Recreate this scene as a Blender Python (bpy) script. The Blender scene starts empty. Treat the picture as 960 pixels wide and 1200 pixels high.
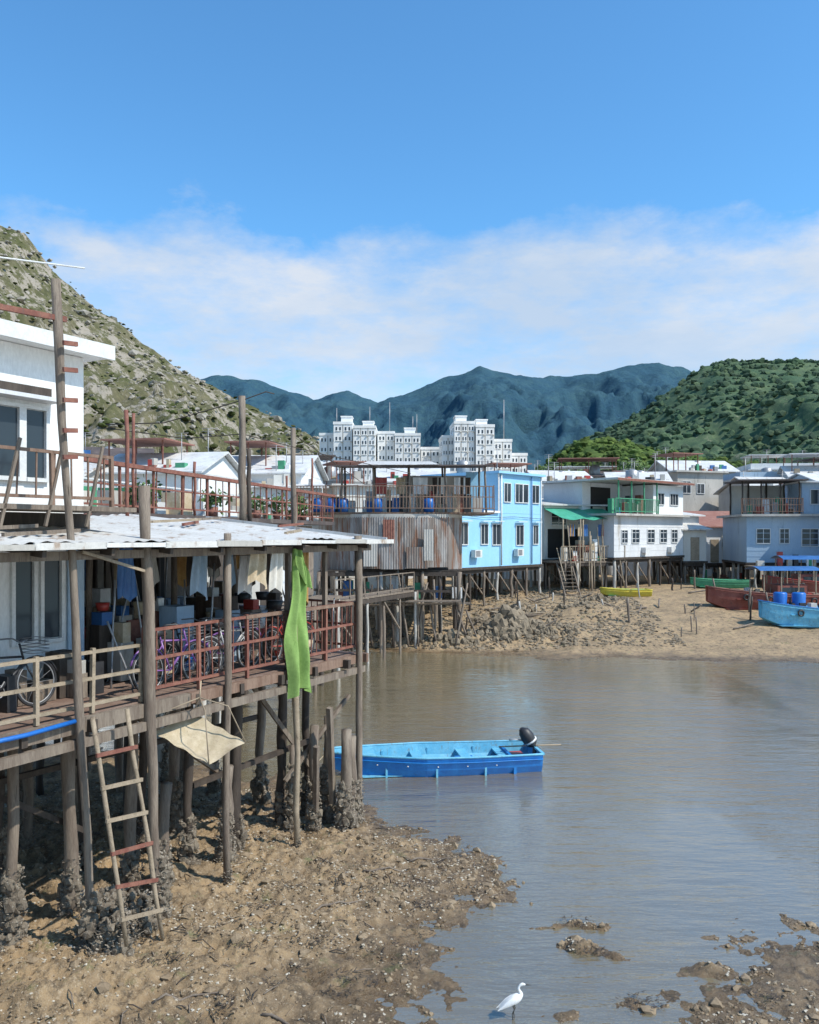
import bpy, math, random
import numpy as np
random.seed(11); rng=np.random.default_rng(11)
R=random.uniform
scene=bpy.context.scene
scene.view_settings.view_transform='Standard'
scene.view_settings.look='None'
scene.view_settings.exposure=0

# ------------------------------------------------------------ noise
def _h(ix,iy,seed):
    n=(ix.astype(np.int64)*374761393+iy.astype(np.int64)*668265263+seed*1274126177)&0x7fffffff
    n=((n^(n>>13))*1274126177)&0x7fffffff
    return ((n^(n>>16))&0xffff)/65535.0
def vn(x,y,seed=0):
    ix=np.floor(x);iy=np.floor(y);fx=x-ix;fy=y-iy
    fx=fx*fx*(3-2*fx);fy=fy*fy*(3-2*fy)
    a=_h(ix,iy,seed);b=_h(ix+1,iy,seed);c=_h(ix,iy+1,seed);d=_h(ix+1,iy+1,seed)
    return (a*(1-fx)+b*fx)*(1-fy)+(c*(1-fx)+d*fx)*fy
def fbm(x,y,o=5,seed=0,g=.5):
    s=0;a=1;t=0
    for i in range(o):
        s=s+a*vn(x,y,seed+i*7);t+=a;a*=g
        x,y=x*1.9+y*.5+3.1,y*1.9-x*.5+1.7
    return s/t

# ------------------------------------------------------------ materials
MATS={}
def newmat(name):
    m=bpy.data.materials.new(name);m.use_nodes=True
    nt=m.node_tree;b=nt.nodes['Principled BSDF'];MATS[name]=m
    return m,nt,b
def N(nt,t,**k):
    n=nt.nodes.new(t)
    for a,v in k.items(): setattr(n,a,v)
    return n
def noise(nt,vec,scale,detail=6,rough=.6,stretch=None):
    if stretch:
        mp=N(nt,'ShaderNodeMapping');mp.inputs['Scale'].default_value=stretch
        nt.links.new(vec,mp.inputs[0]);vec=mp.outputs[0]
    n=N(nt,'ShaderNodeTexNoise');n.inputs['Scale'].default_value=scale
    n.inputs['Detail'].default_value=detail;n.inputs['Roughness'].default_value=rough
    nt.links.new(vec,n.inputs['Vector']);return n.outputs['Fac']
def ramp(nt,fac,a,b,ca=(0,0,0,1),cb=(1,1,1,1)):
    r=N(nt,'ShaderNodeValToRGB');e=r.color_ramp.elements
    e[0].position=a;e[0].color=ca;e[1].position=b;e[1].color=cb
    nt.links.new(fac,r.inputs[0]);return r.outputs[0]
def mix(nt,fac,a,b,mode='MIX'):
    m=N(nt,'ShaderNodeMixRGB',blend_type=mode)
    for s,v in ((0,fac),(1,a),(2,b)):
        if hasattr(v,'type') and hasattr(v,'node'): nt.links.new(v,m.inputs[s])
        elif s==0: m.inputs[0].default_value=v
        else: m.inputs[s].default_value=(*v,1) if len(v)==3 else v
    return m.outputs[0]
def coords(nt): return N(nt,'ShaderNodeTexCoord').outputs['Object']
def bumpn(nt,b,h,strength,dist=.02):
    bp=N(nt,'ShaderNodeBump');bp.inputs['Strength'].default_value=strength;bp.inputs['Distance'].default_value=dist
    nt.links.new(h,bp.inputs['Height']);nt.links.new(bp.outputs[0],b.inputs['Normal'])
def dirty(name,c1,c2,c3=None,scale=1.5,stretch=(1,1,1),rough=.75,bump=.3,bs=25,lo=.4,hi=.62,lo3=.58,metal=0):
    m,nt,b=newmat(name);v=coords(nt)
    f=ramp(nt,noise(nt,v,scale,8,.65,stretch),lo,hi)
    col=mix(nt,f,c1,c2)
    if c3:
        f3=ramp(nt,noise(nt,v,scale*2.3,8,.7,(stretch[0]*1.3,stretch[1]*1.3,stretch[2]*.6)),lo3,lo3+.1)
        col=mix(nt,f3,col,c3)
    g=noise(nt,v,bs,5,.7,stretch)
    col=mix(nt,.35,col,ramp(nt,g,.3,.7,(.45,.45,.45,1),(1.0,1.0,1.0,1)),'MULTIPLY')
    nt.links.new(col,b.inputs['Base Color']);b.inputs['Roughness'].default_value=rough;b.inputs['Metallic'].default_value=metal
    bumpn(nt,b,g,bump);return m
WHITE=dirty('white_painted_wall',(.84,.84,.82),(.74,.74,.72),(.52,.50,.45),scale=.5,stretch=(1,1,.35),lo3=.60,bump=.1)
WHITE2=dirty('white_tower_render',(.88,.87,.84),(.84,.83,.80),(.74,.73,.70),scale=.08,stretch=(1,1,.3),bs=1,bump=.05)
GREYW=dirty('grey_metal_siding',(.60,.61,.62),(.72,.72,.72),(.42,.39,.35),scale=.6,stretch=(1,1,.35),bump=.1,lo3=.60)
CREAM=dirty('cream_wall',(.62,.58,.51),(.72,.70,.64),(.37,.32,.26),scale=.5,stretch=(1,1,.4),bump=.1)
CONC=dirty('weathered_concrete',(.40,.38,.34),(.52,.49,.44),(.22,.20,.17),scale=.7,stretch=(1,1,.4))
SKYBLUE=dirty('pale_blue_painted_wall',(.28,.57,.82),(.33,.62,.84),(.22,.44,.64),scale=.5,stretch=(1,1,.3),bump=.08,lo3=.62)
BLUE2=dirty('faded_blue_siding',(.34,.47,.60),(.44,.55,.64),(.22,.31,.40),scale=.6,stretch=(1,1,.3),bump=.1)
WOOD=dirty('weathered_grey_wood',(.16,.12,.09),(.26,.21,.16),(.07,.05,.035),scale=5,stretch=(1.6,1.6,.25),bs=40,bump=.6)
WOOD2=dirty('brown_wood',(.18,.105,.07),(.26,.17,.12),(.08,.045,.03),scale=5,stretch=(1.5,1.5,.3),bs=40,bump=.6)
WOODL=dirty('pale_wood',(.38,.30,.21),(.28,.22,.15),(.14,.10,.065),scale=4,bs=40,bump=.5)
DARKW=dirty('dark_wood',(.045,.033,.025),(.08,.06,.045),None,scale=4,stretch=(1.5,1.5,.3),bs=30,bump=.5)
RUST=dirty('rusty_red_iron',(.19,.065,.045),(.28,.12,.08),(.11,.075,.06),scale=6,bs=60,bump=.4)
DECKM=dirty('deck_boards',(.19,.12,.09),(.26,.18,.14),(.09,.06,.05),scale=3,bs=40,bump=.4)
TIN=dirty('tin_roof_sheet',(.56,.54,.50),(.66,.64,.60),(.35,.26,.19),scale=.9,bs=20,bump=.1,rough=.6,lo3=.54)
TINL=dirty('light_tin_roof',(.72,.71,.69),(.58,.57,.54),(.38,.32,.27),scale=1,bs=20,bump=.1,rough=.55,lo3=.57)
RUSTTIN=dirty('stained_corrugated_tin',(.34,.32,.30),(.20,.165,.14),(.19,.09,.05),scale=.9,stretch=(1.6,1.6,.35),bs=9,bump=.2,lo=.42,hi=.56,lo3=.50)
DARKROOF=dirty('dark_roof',(.07,.055,.05),(.12,.09,.08),(.2,.16,.13),scale=1)
REDROOF=dirty('red_brown_roof',(.28,.12,.085),(.34,.17,.13),(.16,.08,.07),scale=1.5)
GREENT=dirty('green_tarpaulin',(.05,.33,.20),(.08,.42,.28),(.03,.20,.13),scale=2,rough=.55)
BLUETARP=dirty('blue_tarpaulin',(.03,.12,.33),(.05,.17,.40),None,scale=2,rough=.5)
BOATB=dirty('boat_blue_paint',(.004,.15,.48),(.01,.20,.56),(.03,.12,.30),scale=3,rough=.45,bump=.1,lo3=.60)
BOATL=dirty('boat_light_blue_paint',(.11,.42,.62),(.18,.50,.67),(.16,.26,.30),scale=5,rough=.55,bump=.15,lo3=.56)
BOATR=dirty('boat_red_paint',(.24,.06,.04),(.30,.10,.07),(.12,.06,.045),scale=2,rough=.6)
BARREL=dirty('blue_plastic',(.01,.12,.45),(.015,.16,.52),None,scale=3,rough=.4,bump=.05)
YEL=dirty('yellow_paint',(.62,.50,.05),(.68,.57,.09),(.2,.3,.1),scale=4)
GREENP=dirty('green_paint',(.06,.28,.15),(.09,.35,.19),None,scale=4)
BLACK=dirty('black_rubber',(.02,.02,.022),(.035,.035,.038),None,scale=5,rough=.5,bump=.1)
STEEL=dirty('grey_steel',(.30,.30,.31),(.40,.40,.40),(.22,.16,.12),scale=6,rough=.45,metal=.4,bump=.1)
PURPLE=dirty('purple_bike_paint',(.22,.10,.32),(.26,.12,.38),None,scale=6,rough=.35,bump=.02)
REDP=dirty('red_paint',(.40,.04,.03),(.45,.07,.05),None,scale=6,rough=.4,bump=.02)
WHITEF=dirty('white_window_frame',(.74,.74,.72),(.64,.64,.62),None,scale=4,rough=.5,bump=.05)
TOWEL=dirty('lime_green_cloth',(.21,.34,.09),(.27,.42,.12),(.15,.26,.06),scale=3,rough=.95)
TAN=dirty('tan_cloth',(.48,.37,.23),(.60,.50,.36),(.33,.24,.15),scale=4,rough=.9)
NETM=dirty('beige_netting',(.42,.34,.22),(.52,.43,.30),(.28,.22,.14),scale=8,rough=.9,bs=90)
ORANGE=dirty('orange_brown_cloth',(.42,.22,.07),(.5,.3,.1),None,scale=4,rough=.9)
BARN=dirty('oyster_crust',(.14,.11,.08),(.25,.205,.15),(.42,.38,.31),scale=9,bs=60,bump=1,rough=.9,lo3=.56)
SHELL=dirty('bleached_shell',(.56,.51,.42),(.38,.31,.21),None,scale=10,bs=50)
STONE=dirty('muddy_stone',(.23,.165,.10),(.32,.235,.145),(.11,.08,.05),scale=6,bs=30,bump=.8)
ROCKM=dirty('brown_rock',(.18,.14,.09),(.27,.21,.14),(.38,.33,.25),scale=3,bs=10,bump=1,lo3=.6)
FEATH=dirty('white_feathers',(.84,.84,.82),(.78,.78,.76),None,scale=20,bs=80,bump=.3)
BILL=dirty('dark_bill_and_legs',(.03,.03,.028),(.05,.05,.04),None,scale=20)
m,nt,b=newmat('window_glass');b.inputs['Base Color'].default_value=(.03,.04,.05,1);b.inputs['Roughness'].default_value=.12
GLASS=m
m,nt,b=newmat('painted_interior_shade');b.inputs['Base Color'].default_value=(.02,.018,.016,1);b.inputs['Roughness'].default_value=.9  # near-black colour stands in for the shade of interiors; no rooms behind
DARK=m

# ------------------------------------------------------------ builder
class G:
    def __init__(s,name,org=(0,0),u=(1,0)):
        s.name=name;s.o=np.array([org[0],org[1]],float)
        l=math.hypot(*u);s.u=np.array(u,float)/l;s.v=np.array([-s.u[1],s.u[0]]);s.parts={}
    def P(s,u,v,z):
        q=s.o+s.u*u+s.v*v;return np.array([q[0],q[1],z])
    def add(s,part,mat,V,F,smooth=False):
        k=part
        if k in s.parts and s.parts[k][0] is not mat: k=part+'_'+mat.name
        if k not in s.parts: s.parts[k]=[mat,[],[],0,[]]
        p=s.parts[k];n=p[3]
        p[1].append(np.asarray(V,float));p[2]+= [tuple(i+n for i in f) for f in F]
        p[4]+=[smooth]*len(F);p[3]+=len(V)
    def box(s,part,mat,u0,u1,v0,v1,z0,z1):
        V=[s.P(u,v,z) for z in (z0,z1) for u,v in ((u0,v0),(u1,v0),(u1,v1),(u0,v1))]
        s.add(part,mat,V,[(3,2,1,0),(4,5,6,7),(0,1,5,4),(1,2,6,5),(2,3,7,6),(3,0,4,7)])
    def beam(s,part,mat,a,b,w,h=None,world=False):
        h=h or w
        if not world:a=s.P(*a);b=s.P(*b)
        a=np.array(a,float);b=np.array(b,float);d=b-a;d/=np.linalg.norm(d)
        up=np.array([0,0,1.]) if abs(d[2])<.9 else np.array([s.v[0],s.v[1],0])
        sd=np.cross(d,up);sd/=np.linalg.norm(sd);up=np.cross(sd,d)
        V=[]
        for p in (a,b):
            for i,j in ((-1,-1),(1,-1),(1,1),(-1,1)): V.append(p+sd*i*w/2+up*j*h/2)
        s.add(part,mat,V,[(0,1,2,3),(7,6,5,4),(1,0,4,5),(2,1,5,6),(3,2,6,7),(0,3,7,4)])
    def path(s,part,mat,pts,rad,n=8,world=False,closed=False,smooth=True,flat=1.0):
        pts=[np.array(p if world else s.P(*p),float) for p in pts];m=len(pts)
        if not hasattr(rad,'__len__'): rad=[rad]*m
        V=[];F=[];ref=None
        for i,p in enumerate(pts):
            if closed: d=pts[(i+1)%m]-pts[i-1]
            else: d=pts[min(i+1,m-1)]-pts[max(i-1,0)]
            d=d/(np.linalg.norm(d)+1e-9)
            if ref is None:
                ref=np.array([0,0,1.]) if abs(d[2])<.9 else np.array([1.,0,0])
            a=np.cross(d,ref);a/=np.linalg.norm(a)+1e-9;b=np.cross(a,d);ref=b
            for k in range(n):
                t=2*math.pi*k/n;V.append(p+rad[i]*(a*math.cos(t)*flat+b*math.sin(t)))
        for i in range(m if closed else m-1):
            j=(i+1)%m
            for k in range(n): F.append((i*n+k,i*n+(k+1)%n,j*n+(k+1)%n,j*n+k))
        if not closed: F+= [tuple(range(n))[::-1],tuple((m-1)*n+k for k in range(n))]
        s.add(part,mat,V,F,smooth)
    def tube(s,part,mat,a,b,r0,r1=None,n=8,world=False): s.path(part,mat,[a,b],[r0,r1 or r0],n,world)
    def pole(s,part,mat,a,b,r,world=False,k=5):
        a=np.array(a if world else s.P(*a),float);b=np.array(b if world else s.P(*b),float)
        pts=[]
        for i in range(k+1):
            t=i/k;p=a+(b-a)*t
            if 0<i<k: p=p+np.array([R(-1,1),R(-1,1),0])*r*.4
            pts.append(p)
        s.path(part,mat,pts,[r*R(.85,1.12) for _ in pts],8,True)
    def corr(s,part,mat,a,b,z0,z1,pitch=.2,amp=.03,seg=4):
        a=s.P(a[0],a[1],0)[:2];b=s.P(b[0],b[1],0)[:2];L=np.linalg.norm(b-a);n=int(L/pitch*seg)+1
        d=(b-a)/L;nn=np.array([d[1],-d[0]]);V=[]
        for i in range(n+1):
            q=a+d*L*i/n+nn*amp*math.sin(2*math.pi*i/seg)
            V+= [(q[0],q[1],z0),(q[0],q[1],z1)]
        s.add(part,mat,V,[(2*i,2*i+2,2*i+3,2*i+1) for i in range(n)])
    def grid(s,part,mat,fn,nu,nv,smooth=True):
        V=[fn(i/nu,j/nv) for j in range(nv+1) for i in range(nu+1)]
        F=[(j*(nu+1)+i,j*(nu+1)+i+1,(j+1)*(nu+1)+i+1,(j+1)*(nu+1)+i) for j in range(nv) for i in range(nu)]
        s.add(part,mat,V,F,smooth)
    def window(s,u,z,w,h,v=0,fr=.05,mull=1,frame=None,sill=True):
        frame=frame or WHITEF
        s.box('window_panes',GLASS,u+.01,u+w-.01,v-.012,v+.05,z+.01,z+h-.01)
        f=fr;o=v-.06
        s.box('window_frames',frame,u-f,u,o,v+.01,z-f,z+h+f);s.box('window_frames',frame,u+w,u+w+f,o,v+.01,z-f,z+h+f)
        s.box('window_frames',frame,u,u+w,o,v+.01,z+h,z+h+f);s.box('window_frames',frame,u,u+w,o-.02,v+.01,z-f,z)
        for k in range(mull):
            c=u+w*(k+1)/(mull+1);s.box('window_frames',frame,c-f*.35,c+f*.35,v-.04,v-.005,z,z+h)
    def crust(s,p,r,h,n=170,part='oyster_crust',mat=None):
        # lumpy mass of oysters grown on a pile: overlapping rough lumps, plus shell lips
        mat=mat or BARN;p=np.array(p,float)
        L=max(14,int(h*r*420))
        for i in range(L):
            z=random.random()**1.15;t=R(0,6.28);rr=r*(1.0-.45*z)*R(.35,.9);c=p+np.array([rr*math.cos(t),rr*math.sin(t),z*h])
            q=min(r,.17)*R(.25,.58)*(1.1-.4*z);V=JV*(1+rng.uniform(-.3,.3,(len(JV),1)))*np.array([q,q,q*R(.9,1.6)])+c
            s.add(part,mat,V,JF.tolist())
        V=[];F=[]
        for i in range(int(n*1.5)):
            t=R(0,6.28);z=R(0,1)**1.2;rr=r*(1.12-.45*z)*R(.8,1.05);c=p+np.array([rr*math.cos(t),rr*math.sin(t),z*h])
            e=np.array([math.cos(t),math.sin(t),R(-.3,.9)])*R(.012,.03)
            f=np.array([-math.sin(t),math.cos(t),R(-.6,.6)])*R(.012,.026);q=len(V)
            V+=[c-f,c+f,c+e+f*.8,c+e-f*.8];F.append((q,q+1,q+2,q+3))
        s.add(part+'_lips',SHELLD,V,F)
    def finish(s,loc=None):
        allv=np.concatenate([np.concatenate(p[1]) for p in s.parts.values()])
        c=(allv.min(0)+allv.max(0))/2;c[2]=allv[:,2].min()
        e=bpy.data.objects.new(s.name,None);e.location=c;e.empty_display_size=.3;scene.collection.objects.link(e)
        for k,p in s.parts.items():
            V=np.concatenate(p[1])-c;me=bpy.data.meshes.new(k)
            me.from_pydata(V.tolist(),[],p[2]);me.materials.append(p[0])
            me.polygons.foreach_set('use_smooth',p[4]);me.update()
            o=bpy.data.objects.new(k,me);scene.collection.objects.link(o);o.parent=e
        return e
SHELLD=dirty('oyster_shell_edges',(.27,.225,.17),(.40,.355,.29),(.13,.10,.075),scale=14,bs=50,lo3=.5)
import bmesh
bm=bmesh.new();bmesh.ops.create_icosphere(bm,subdivisions=2,radius=1)
IV=np.array([v.co[:] for v in bm.verts]);IF=np.array([[v.index for v in f.verts] for f in bm.faces]);bm.free()
bm=bmesh.new();bmesh.ops.create_icosphere(bm,subdivisions=1,radius=1)
JV=np.array([v.co[:] for v in bm.verts]);JF=np.array([[v.index for v in f.verts] for f in bm.faces]);bm.free()
def single(name,V,F,mats,smooth=True,col=None):
    me=bpy.data.meshes.new(name)
    V=np.asarray(V,float);F=np.asarray(F)
    me.vertices.add(len(V));me.vertices.foreach_set('co',V.ravel())
    k=F.shape[1];me.loops.add(F.size);me.loops.foreach_set('vertex_index',F.ravel().astype(np.int32))
    me.polygons.add(len(F));me.polygons.foreach_set('loop_start',np.arange(0,F.size,k,dtype=np.int32))
    me.update(calc_edges=True)
    me.polygons.foreach_set('use_smooth',[smooth]*len(F))
    if col is not None:
        a=me.color_attributes.new('tone','FLOAT_COLOR','POINT')
        a.data.foreach_set('color',np.stack([col,col,col,np.ones_like(col)],1).ravel())
    me.materials.append(mats);me.validate()
    o=bpy.data.objects.new(name,me);scene.collection.objects.link(o);return o

# ------------------------------------------------------------ ground
def sdf(X,Y,poly):
    P=np.array(poly,float);d=np.full(X.shape,1e9);ins=np.zeros(X.shape,bool)
    for i in range(len(P)):
        a=P[i];b=P[(i+1)%len(P)];ex,ey=b-a
        t=np.clip(((X-a[0])*ex+(Y-a[1])*ey)/(ex*ex+ey*ey),0,1)
        d=np.minimum(d,np.hypot(X-a[0]-t*ex,Y-a[1]-t*ey))
        c=((a[1]>Y)!=(b[1]>Y))&(X<(b[0]-a[0])*(Y-a[1])/((b[1]-a[1])+1e-12)+a[0]);ins^=c
    return np.where(ins,d,-d)
NEAR=[(-.75,9),(-.2,10.4),(.34,11.2),(.62,12.4),(1.0,13.6),(1.6,14.9),(.9,16.3),(-.9,18.3),(-3,20.3),(-6,22.6),(-12,25),(-30,28),(-60,30),(-60,-20),(-1.2,-20)]
RIGHT=[(3.2,9.6),(3.7,10.6),(4.1,11.5),(4.6,12.3),(5.4,12.7),(7,12.4),(12,12.6),(30,12),(30,-20),(3.0,-20)]
FAR=[(-6000,46),(-60,46),(-4,44.5),(-2,43.4),(2,42.6),(4.5,42.2),(7,41),(11,40.6),(19,39.6),(60,38),(6000,38),(6000,6000),(-6000,6000)]
def gz(X,Y):
    X=np.asarray(X,float);Y=np.asarray(Y,float)
    wx=X+(fbm(X*.9,Y*.9,5,3)-.5)*1.3;wy=Y+(fbm(X*.9+9,Y*.9,5,5)-.5)*1.3
    a=sdf(wx,wy,NEAR);r=sdf(wx,wy,RIGHT);f=sdf(X+(fbm(X*.25,Y*.25,4,31)-.5)*3,Y+(fbm(X*.3,Y*.3,4,33)-.5)*3,FAR)
    ha=np.where(a>0,.42*(1-np.exp(-a*.22)),np.maximum(a*.05,-.6))
    hr=np.where(r>0,.25*(1-np.exp(-r*.2)),np.maximum(r*.035,-.6))
    hf=np.where(f>0,2.25*(1-np.exp(-(f/9)**1.5)),np.maximum(f*.08,-.6))
    h=np.maximum(np.maximum(ha,hr),hf)
    for cx,cy,sx,sy,hh in ((2.55,12.15,.42,.2,.20),(2.35,13.0,.45,.13,.12),(3.9,11.7,.35,.2,.12),(2.9,12.8,.3,.1,.10),(2.1,10.6,.5,.15,.06),(1.9,11.6,.5,.2,.05),
                           (5.4,46,1.3,1.0,.9),(2.2,44.3,1.8,.6,.5),(7.5,45.3,1.2,.8,.5),(10.5,49,2,1,.5),(-.6,16.2,1.2,.4,.05),(-4.2,11.3,.8,.6,.16)):
        h=h+hh*np.exp(-((wx-cx)/sx)**2-((wy-cy)/sy)**2)*(.6+.8*fbm(X*5,Y*5,3,77))
    near=np.exp(-np.maximum(Y-16,0)/12)
    n=fbm(X*2.2,Y*2.2,6,11,.55)-.5;n2=np.abs(fbm(X*1.1,Y*1.1,4,19)-.5)
    fine=fbm(X*8,Y*8,4,23,.62)-.5
    land=np.clip((h+.12)/.34,0,1)
    smoothr=1-.75*np.clip((X-8)/4,0,1)*(Y>30)
    h=h+land*(n*.30-n2*.18+.03)*smoothr
    rid=1-2*np.abs(fbm(X*3.3+4,Y*3.3,3,131)-.5)
    pud=np.clip((fbm(X*1.5+20,Y*1.5,3,151)-.60)/.06,0,1)*(h<.45)*near
    h=h+land*near*(fine*.13+np.maximum(vn(X*14,Y*14,91)-.66,0)*.16+np.maximum(vn(X*6,Y*6,95)-.72,0)*.26-np.maximum(rid-.93,0)*.5)-land*pud*.07
    h=h+land*(1-near)*(fbm(X*.7,Y*.7,4,41)-.5)*.28*np.clip((60-Y)/15,.0,1)*smoothr
    return h
def axis(parts):
    out=[]
    for a,b,s in parts: out+=list(np.arange(a,b,s))
    return np.array(out+[parts[-1][1]])
xs=np.concatenate([-np.geomspace(6000,30,22)[:-1],axis([(-30,-10,.5),(-10,6.5,.035),(6.5,26,.2)]),np.geomspace(27,6000,24)])
ys=np.concatenate([axis([(-20,8,2.),(8,19,.04),(19,30,.15),(30,72,.25)]),np.geomspace(74,6000,30)])
X,Y=np.meshgrid(xs,ys);Z=gz(X,Y)
nx,ny=len(xs),len(ys);idx=np.arange(nx*ny).reshape(ny,nx)
F=np.stack([idx[:-1,:-1],idx[:-1,1:],idx[1:,1:],idx[1:,:-1]],-1).reshape(-1,4)
m,nt,b=newmat('tidal_mud')
geo=N(nt,'ShaderNodeNewGeometry').outputs['Position'];sep=N(nt,'ShaderNodeSeparateXYZ');nt.links.new(geo,sep.inputs[0])
c=mix(nt,ramp(nt,noise(nt,geo,.9,8,.65),.38,.62),(.43,.295,.16),(.28,.195,.11))
c=mix(nt,ramp(nt,noise(nt,geo,4.5,8,.75),.48,.62),c,(.14,.10,.06))
c=mix(nt,ramp(nt,noise(nt,geo,2.7,7,.7),.58,.68),c,(.19,.175,.075))
c=mix(nt,ramp(nt,noise(nt,geo,13,6,.75),.55,.65),c,(.48,.36,.23))
c=mix(nt,ramp(nt,noise(nt,geo,38,4,.7),.60,.68),c,(.52,.43,.31))
zz=N(nt,'ShaderNodeMath',operation='ADD');nt.links.new(sep.outputs[2],zz.inputs[0])
wn=N(nt,'ShaderNodeMath',operation='MULTIPLY_ADD');nt.links.new(noise(nt,geo,1.6,6),wn.inputs[0]);wn.inputs[1].default_value=.30;wn.inputs[2].default_value=-.15
nt.links.new(wn.outputs[0],zz.inputs[1])
dry=ramp(nt,zz.outputs[0],.0,.17)
c=mix(nt,dry,mix(nt,1,c,(.48,.46,.45),'MULTIPLY'),c)
nt.links.new(c,b.inputs['Base Color'])
rr=ramp(nt,dry,0,1,(.22,.22,.22,1),(.85,.85,.85,1));nt.links.new(rr,b.inputs['Roughness'])
bumpn(nt,b,noise(nt,geo,20,8,.78),1.0,.05)
MUD=m
single('ground',np.stack([X.ravel(),Y.ravel(),Z.ravel()],1),F,MUD)

# ------------------------------------------------------------ water
m,nt,b=newmat('creek_water')
geo=N(nt,'ShaderNodeNewGeometry').outputs['Position']
out=nt.nodes['Material Output'];nt.nodes.remove(b)
df=N(nt,'ShaderNodeBsdfDiffuse');gl=N(nt,'ShaderNodeBsdfGlossy');gl.inputs['Roughness'].default_value=.05
gl.inputs['Color'].default_value=(1,1,1,1)
cc=mix(nt,ramp(nt,noise(nt,geo,.12,4,.6),.35,.65),(.37,.30,.17),(.28,.235,.14));nt.links.new(cc,df.inputs[0])
tr=N(nt,'ShaderNodeBsdfTransparent');tr.inputs[0].default_value=(.95,.9,.78,1)
body=N(nt,'ShaderNodeMixShader');body.inputs[0].default_value=.5;nt.links.new(df.outputs[0],body.inputs[1]);nt.links.new(tr.outputs[0],body.inputs[2])
n1=noise(nt,geo,1.3,3,.5,(.5,1.7,1));n2=noise(nt,geo,5,4,.6,(.5,1.7,1))
hh=N(nt,'ShaderNodeMath',operation='MULTIPLY_ADD');nt.links.new(n2,hh.inputs[0]);hh.inputs[1].default_value=.36;nt.links.new(n1,hh.inputs[2])
amp=ramp(nt,noise(nt,geo,.2,4,.6,(1,.5,1)),.38,.62,(.22,.22,.22,1),(1,1,1,1))
bp=N(nt,'ShaderNodeBump');nt.links.new(amp,bp.inputs['Strength']);bp.inputs['Distance'].default_value=.09;nt.links.new(hh.outputs[0],bp.inputs['Height'])
fr=N(nt,'ShaderNodeFresnel');fr.inputs['IOR'].default_value=1.5
for n in (gl,fr): nt.links.new(bp.outputs[0],n.inputs['Normal'])
mx=N(nt,'ShaderNodeMixShader')
fa=N(nt,'ShaderNodeMath',operation='MULTIPLY_ADD');nt.links.new(fr.outputs[0],fa.inputs[0]);fa.inputs[1].default_value=.9;fa.inputs[2].default_value=.18;fa.use_clamp=True
nt.links.new(fa.outputs[0],mx.inputs[0]);nt.links.new(body.outputs[0],mx.inputs[1]);nt.links.new(gl.outputs[0],mx.inputs[2])
nt.links.new(mx.outputs[0],out.inputs[0])
single('water',[(-500,-60,0),(500,-60,0),(500,60,0),(-500,60,0)],[(0,1,2,3)],m,False)

# ------------------------------------------------------------ hills
def hillmat(name,g1,g2,rock,rockamt,s,haze=None,hz=0,tone=False,dark=.4,r2=.60,bd=.02):
    m,nt,b=newmat(name);geo=N(nt,'ShaderNodeNewGeometry').outputs['Position']
    c=mix(nt,ramp(nt,noise(nt,geo,s,8,.65),.4,.6),g1,g2)
    c=mix(nt,ramp(nt,noise(nt,geo,s*9,6,.75),.35,.68),mix(nt,1,c,(dark,dark+.04,dark+.06),'MULTIPLY'),c)  # noise darkening paints shadow among the tree clumps into the colour
    if rock:
        c=mix(nt,ramp(nt,noise(nt,geo,s*3.1,10,.8,(1,1,.6)),rockamt,rockamt+.05),c,rock)
        c=mix(nt,ramp(nt,noise(nt,geo,s*14,6,.8),r2,r2+.04),c,tuple(x*.9 for x in rock))
    if tone:
        at=N(nt,'ShaderNodeAttribute',attribute_name='tone');c=mix(nt,1,c,at.outputs['Color'],'MULTIPLY')
    if haze: c=mix(nt,hz,c,haze)  # aerial haze mixed straight into the base colour
    nt.links.new(c,b.inputs['Base Color']);b.inputs['Roughness'].default_value=.95;b.inputs['Specular IOR Level'].default_value=.1
    bumpn(nt,b,noise(nt,geo,s*12,8,.75),1,.9/s*bd)
    return m
def hill(name,prof,Yr,Df,Db,mat,amp,seed,nu=260,nv=110,gs=.02):
    pr=np.array(prof)*Yr
    u=np.linspace(pr[0,0],pr[-1,0],nu);v=np.linspace(0,1.0+Db/Df,nv)
    U,V=np.meshgrid(u,v);ridge=np.interp(U+(fbm(U*gs,V*3,3,seed)-.5)*min(amp,85)*.8,pr[:,0],pr[:,1])
    sh=np.where(V<=1,np.clip(V,0,1)**.85,np.clip(1-(V-1)*Df/Db,0,1));Yw=Yr-Df+V*Df
    k=np.sin(np.clip(sh,0,1)*math.pi)
    n=1-2*np.abs(fbm(U*gs,Yw*gs*.45,6,seed+1,.55)-.5)
    Zh=ridge*sh+(n-.85)*amp*2.2*k+(fbm(U*gs*4,Yw*gs*4,4,seed+2)-.5)*amp*.28*np.minimum(sh*5,1)+2
    idx=np.arange(nu*nv).reshape(nv,nu)
    F=np.stack([idx[:-1,:-1],idx[:-1,1:],idx[1:,1:],idx[1:,:-1]],-1).reshape(-1,4)
    single(name,np.stack([U.ravel(),Yw.ravel(),Zh.ravel()],1),F,mat)
    return U,Yw,Zh
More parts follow.
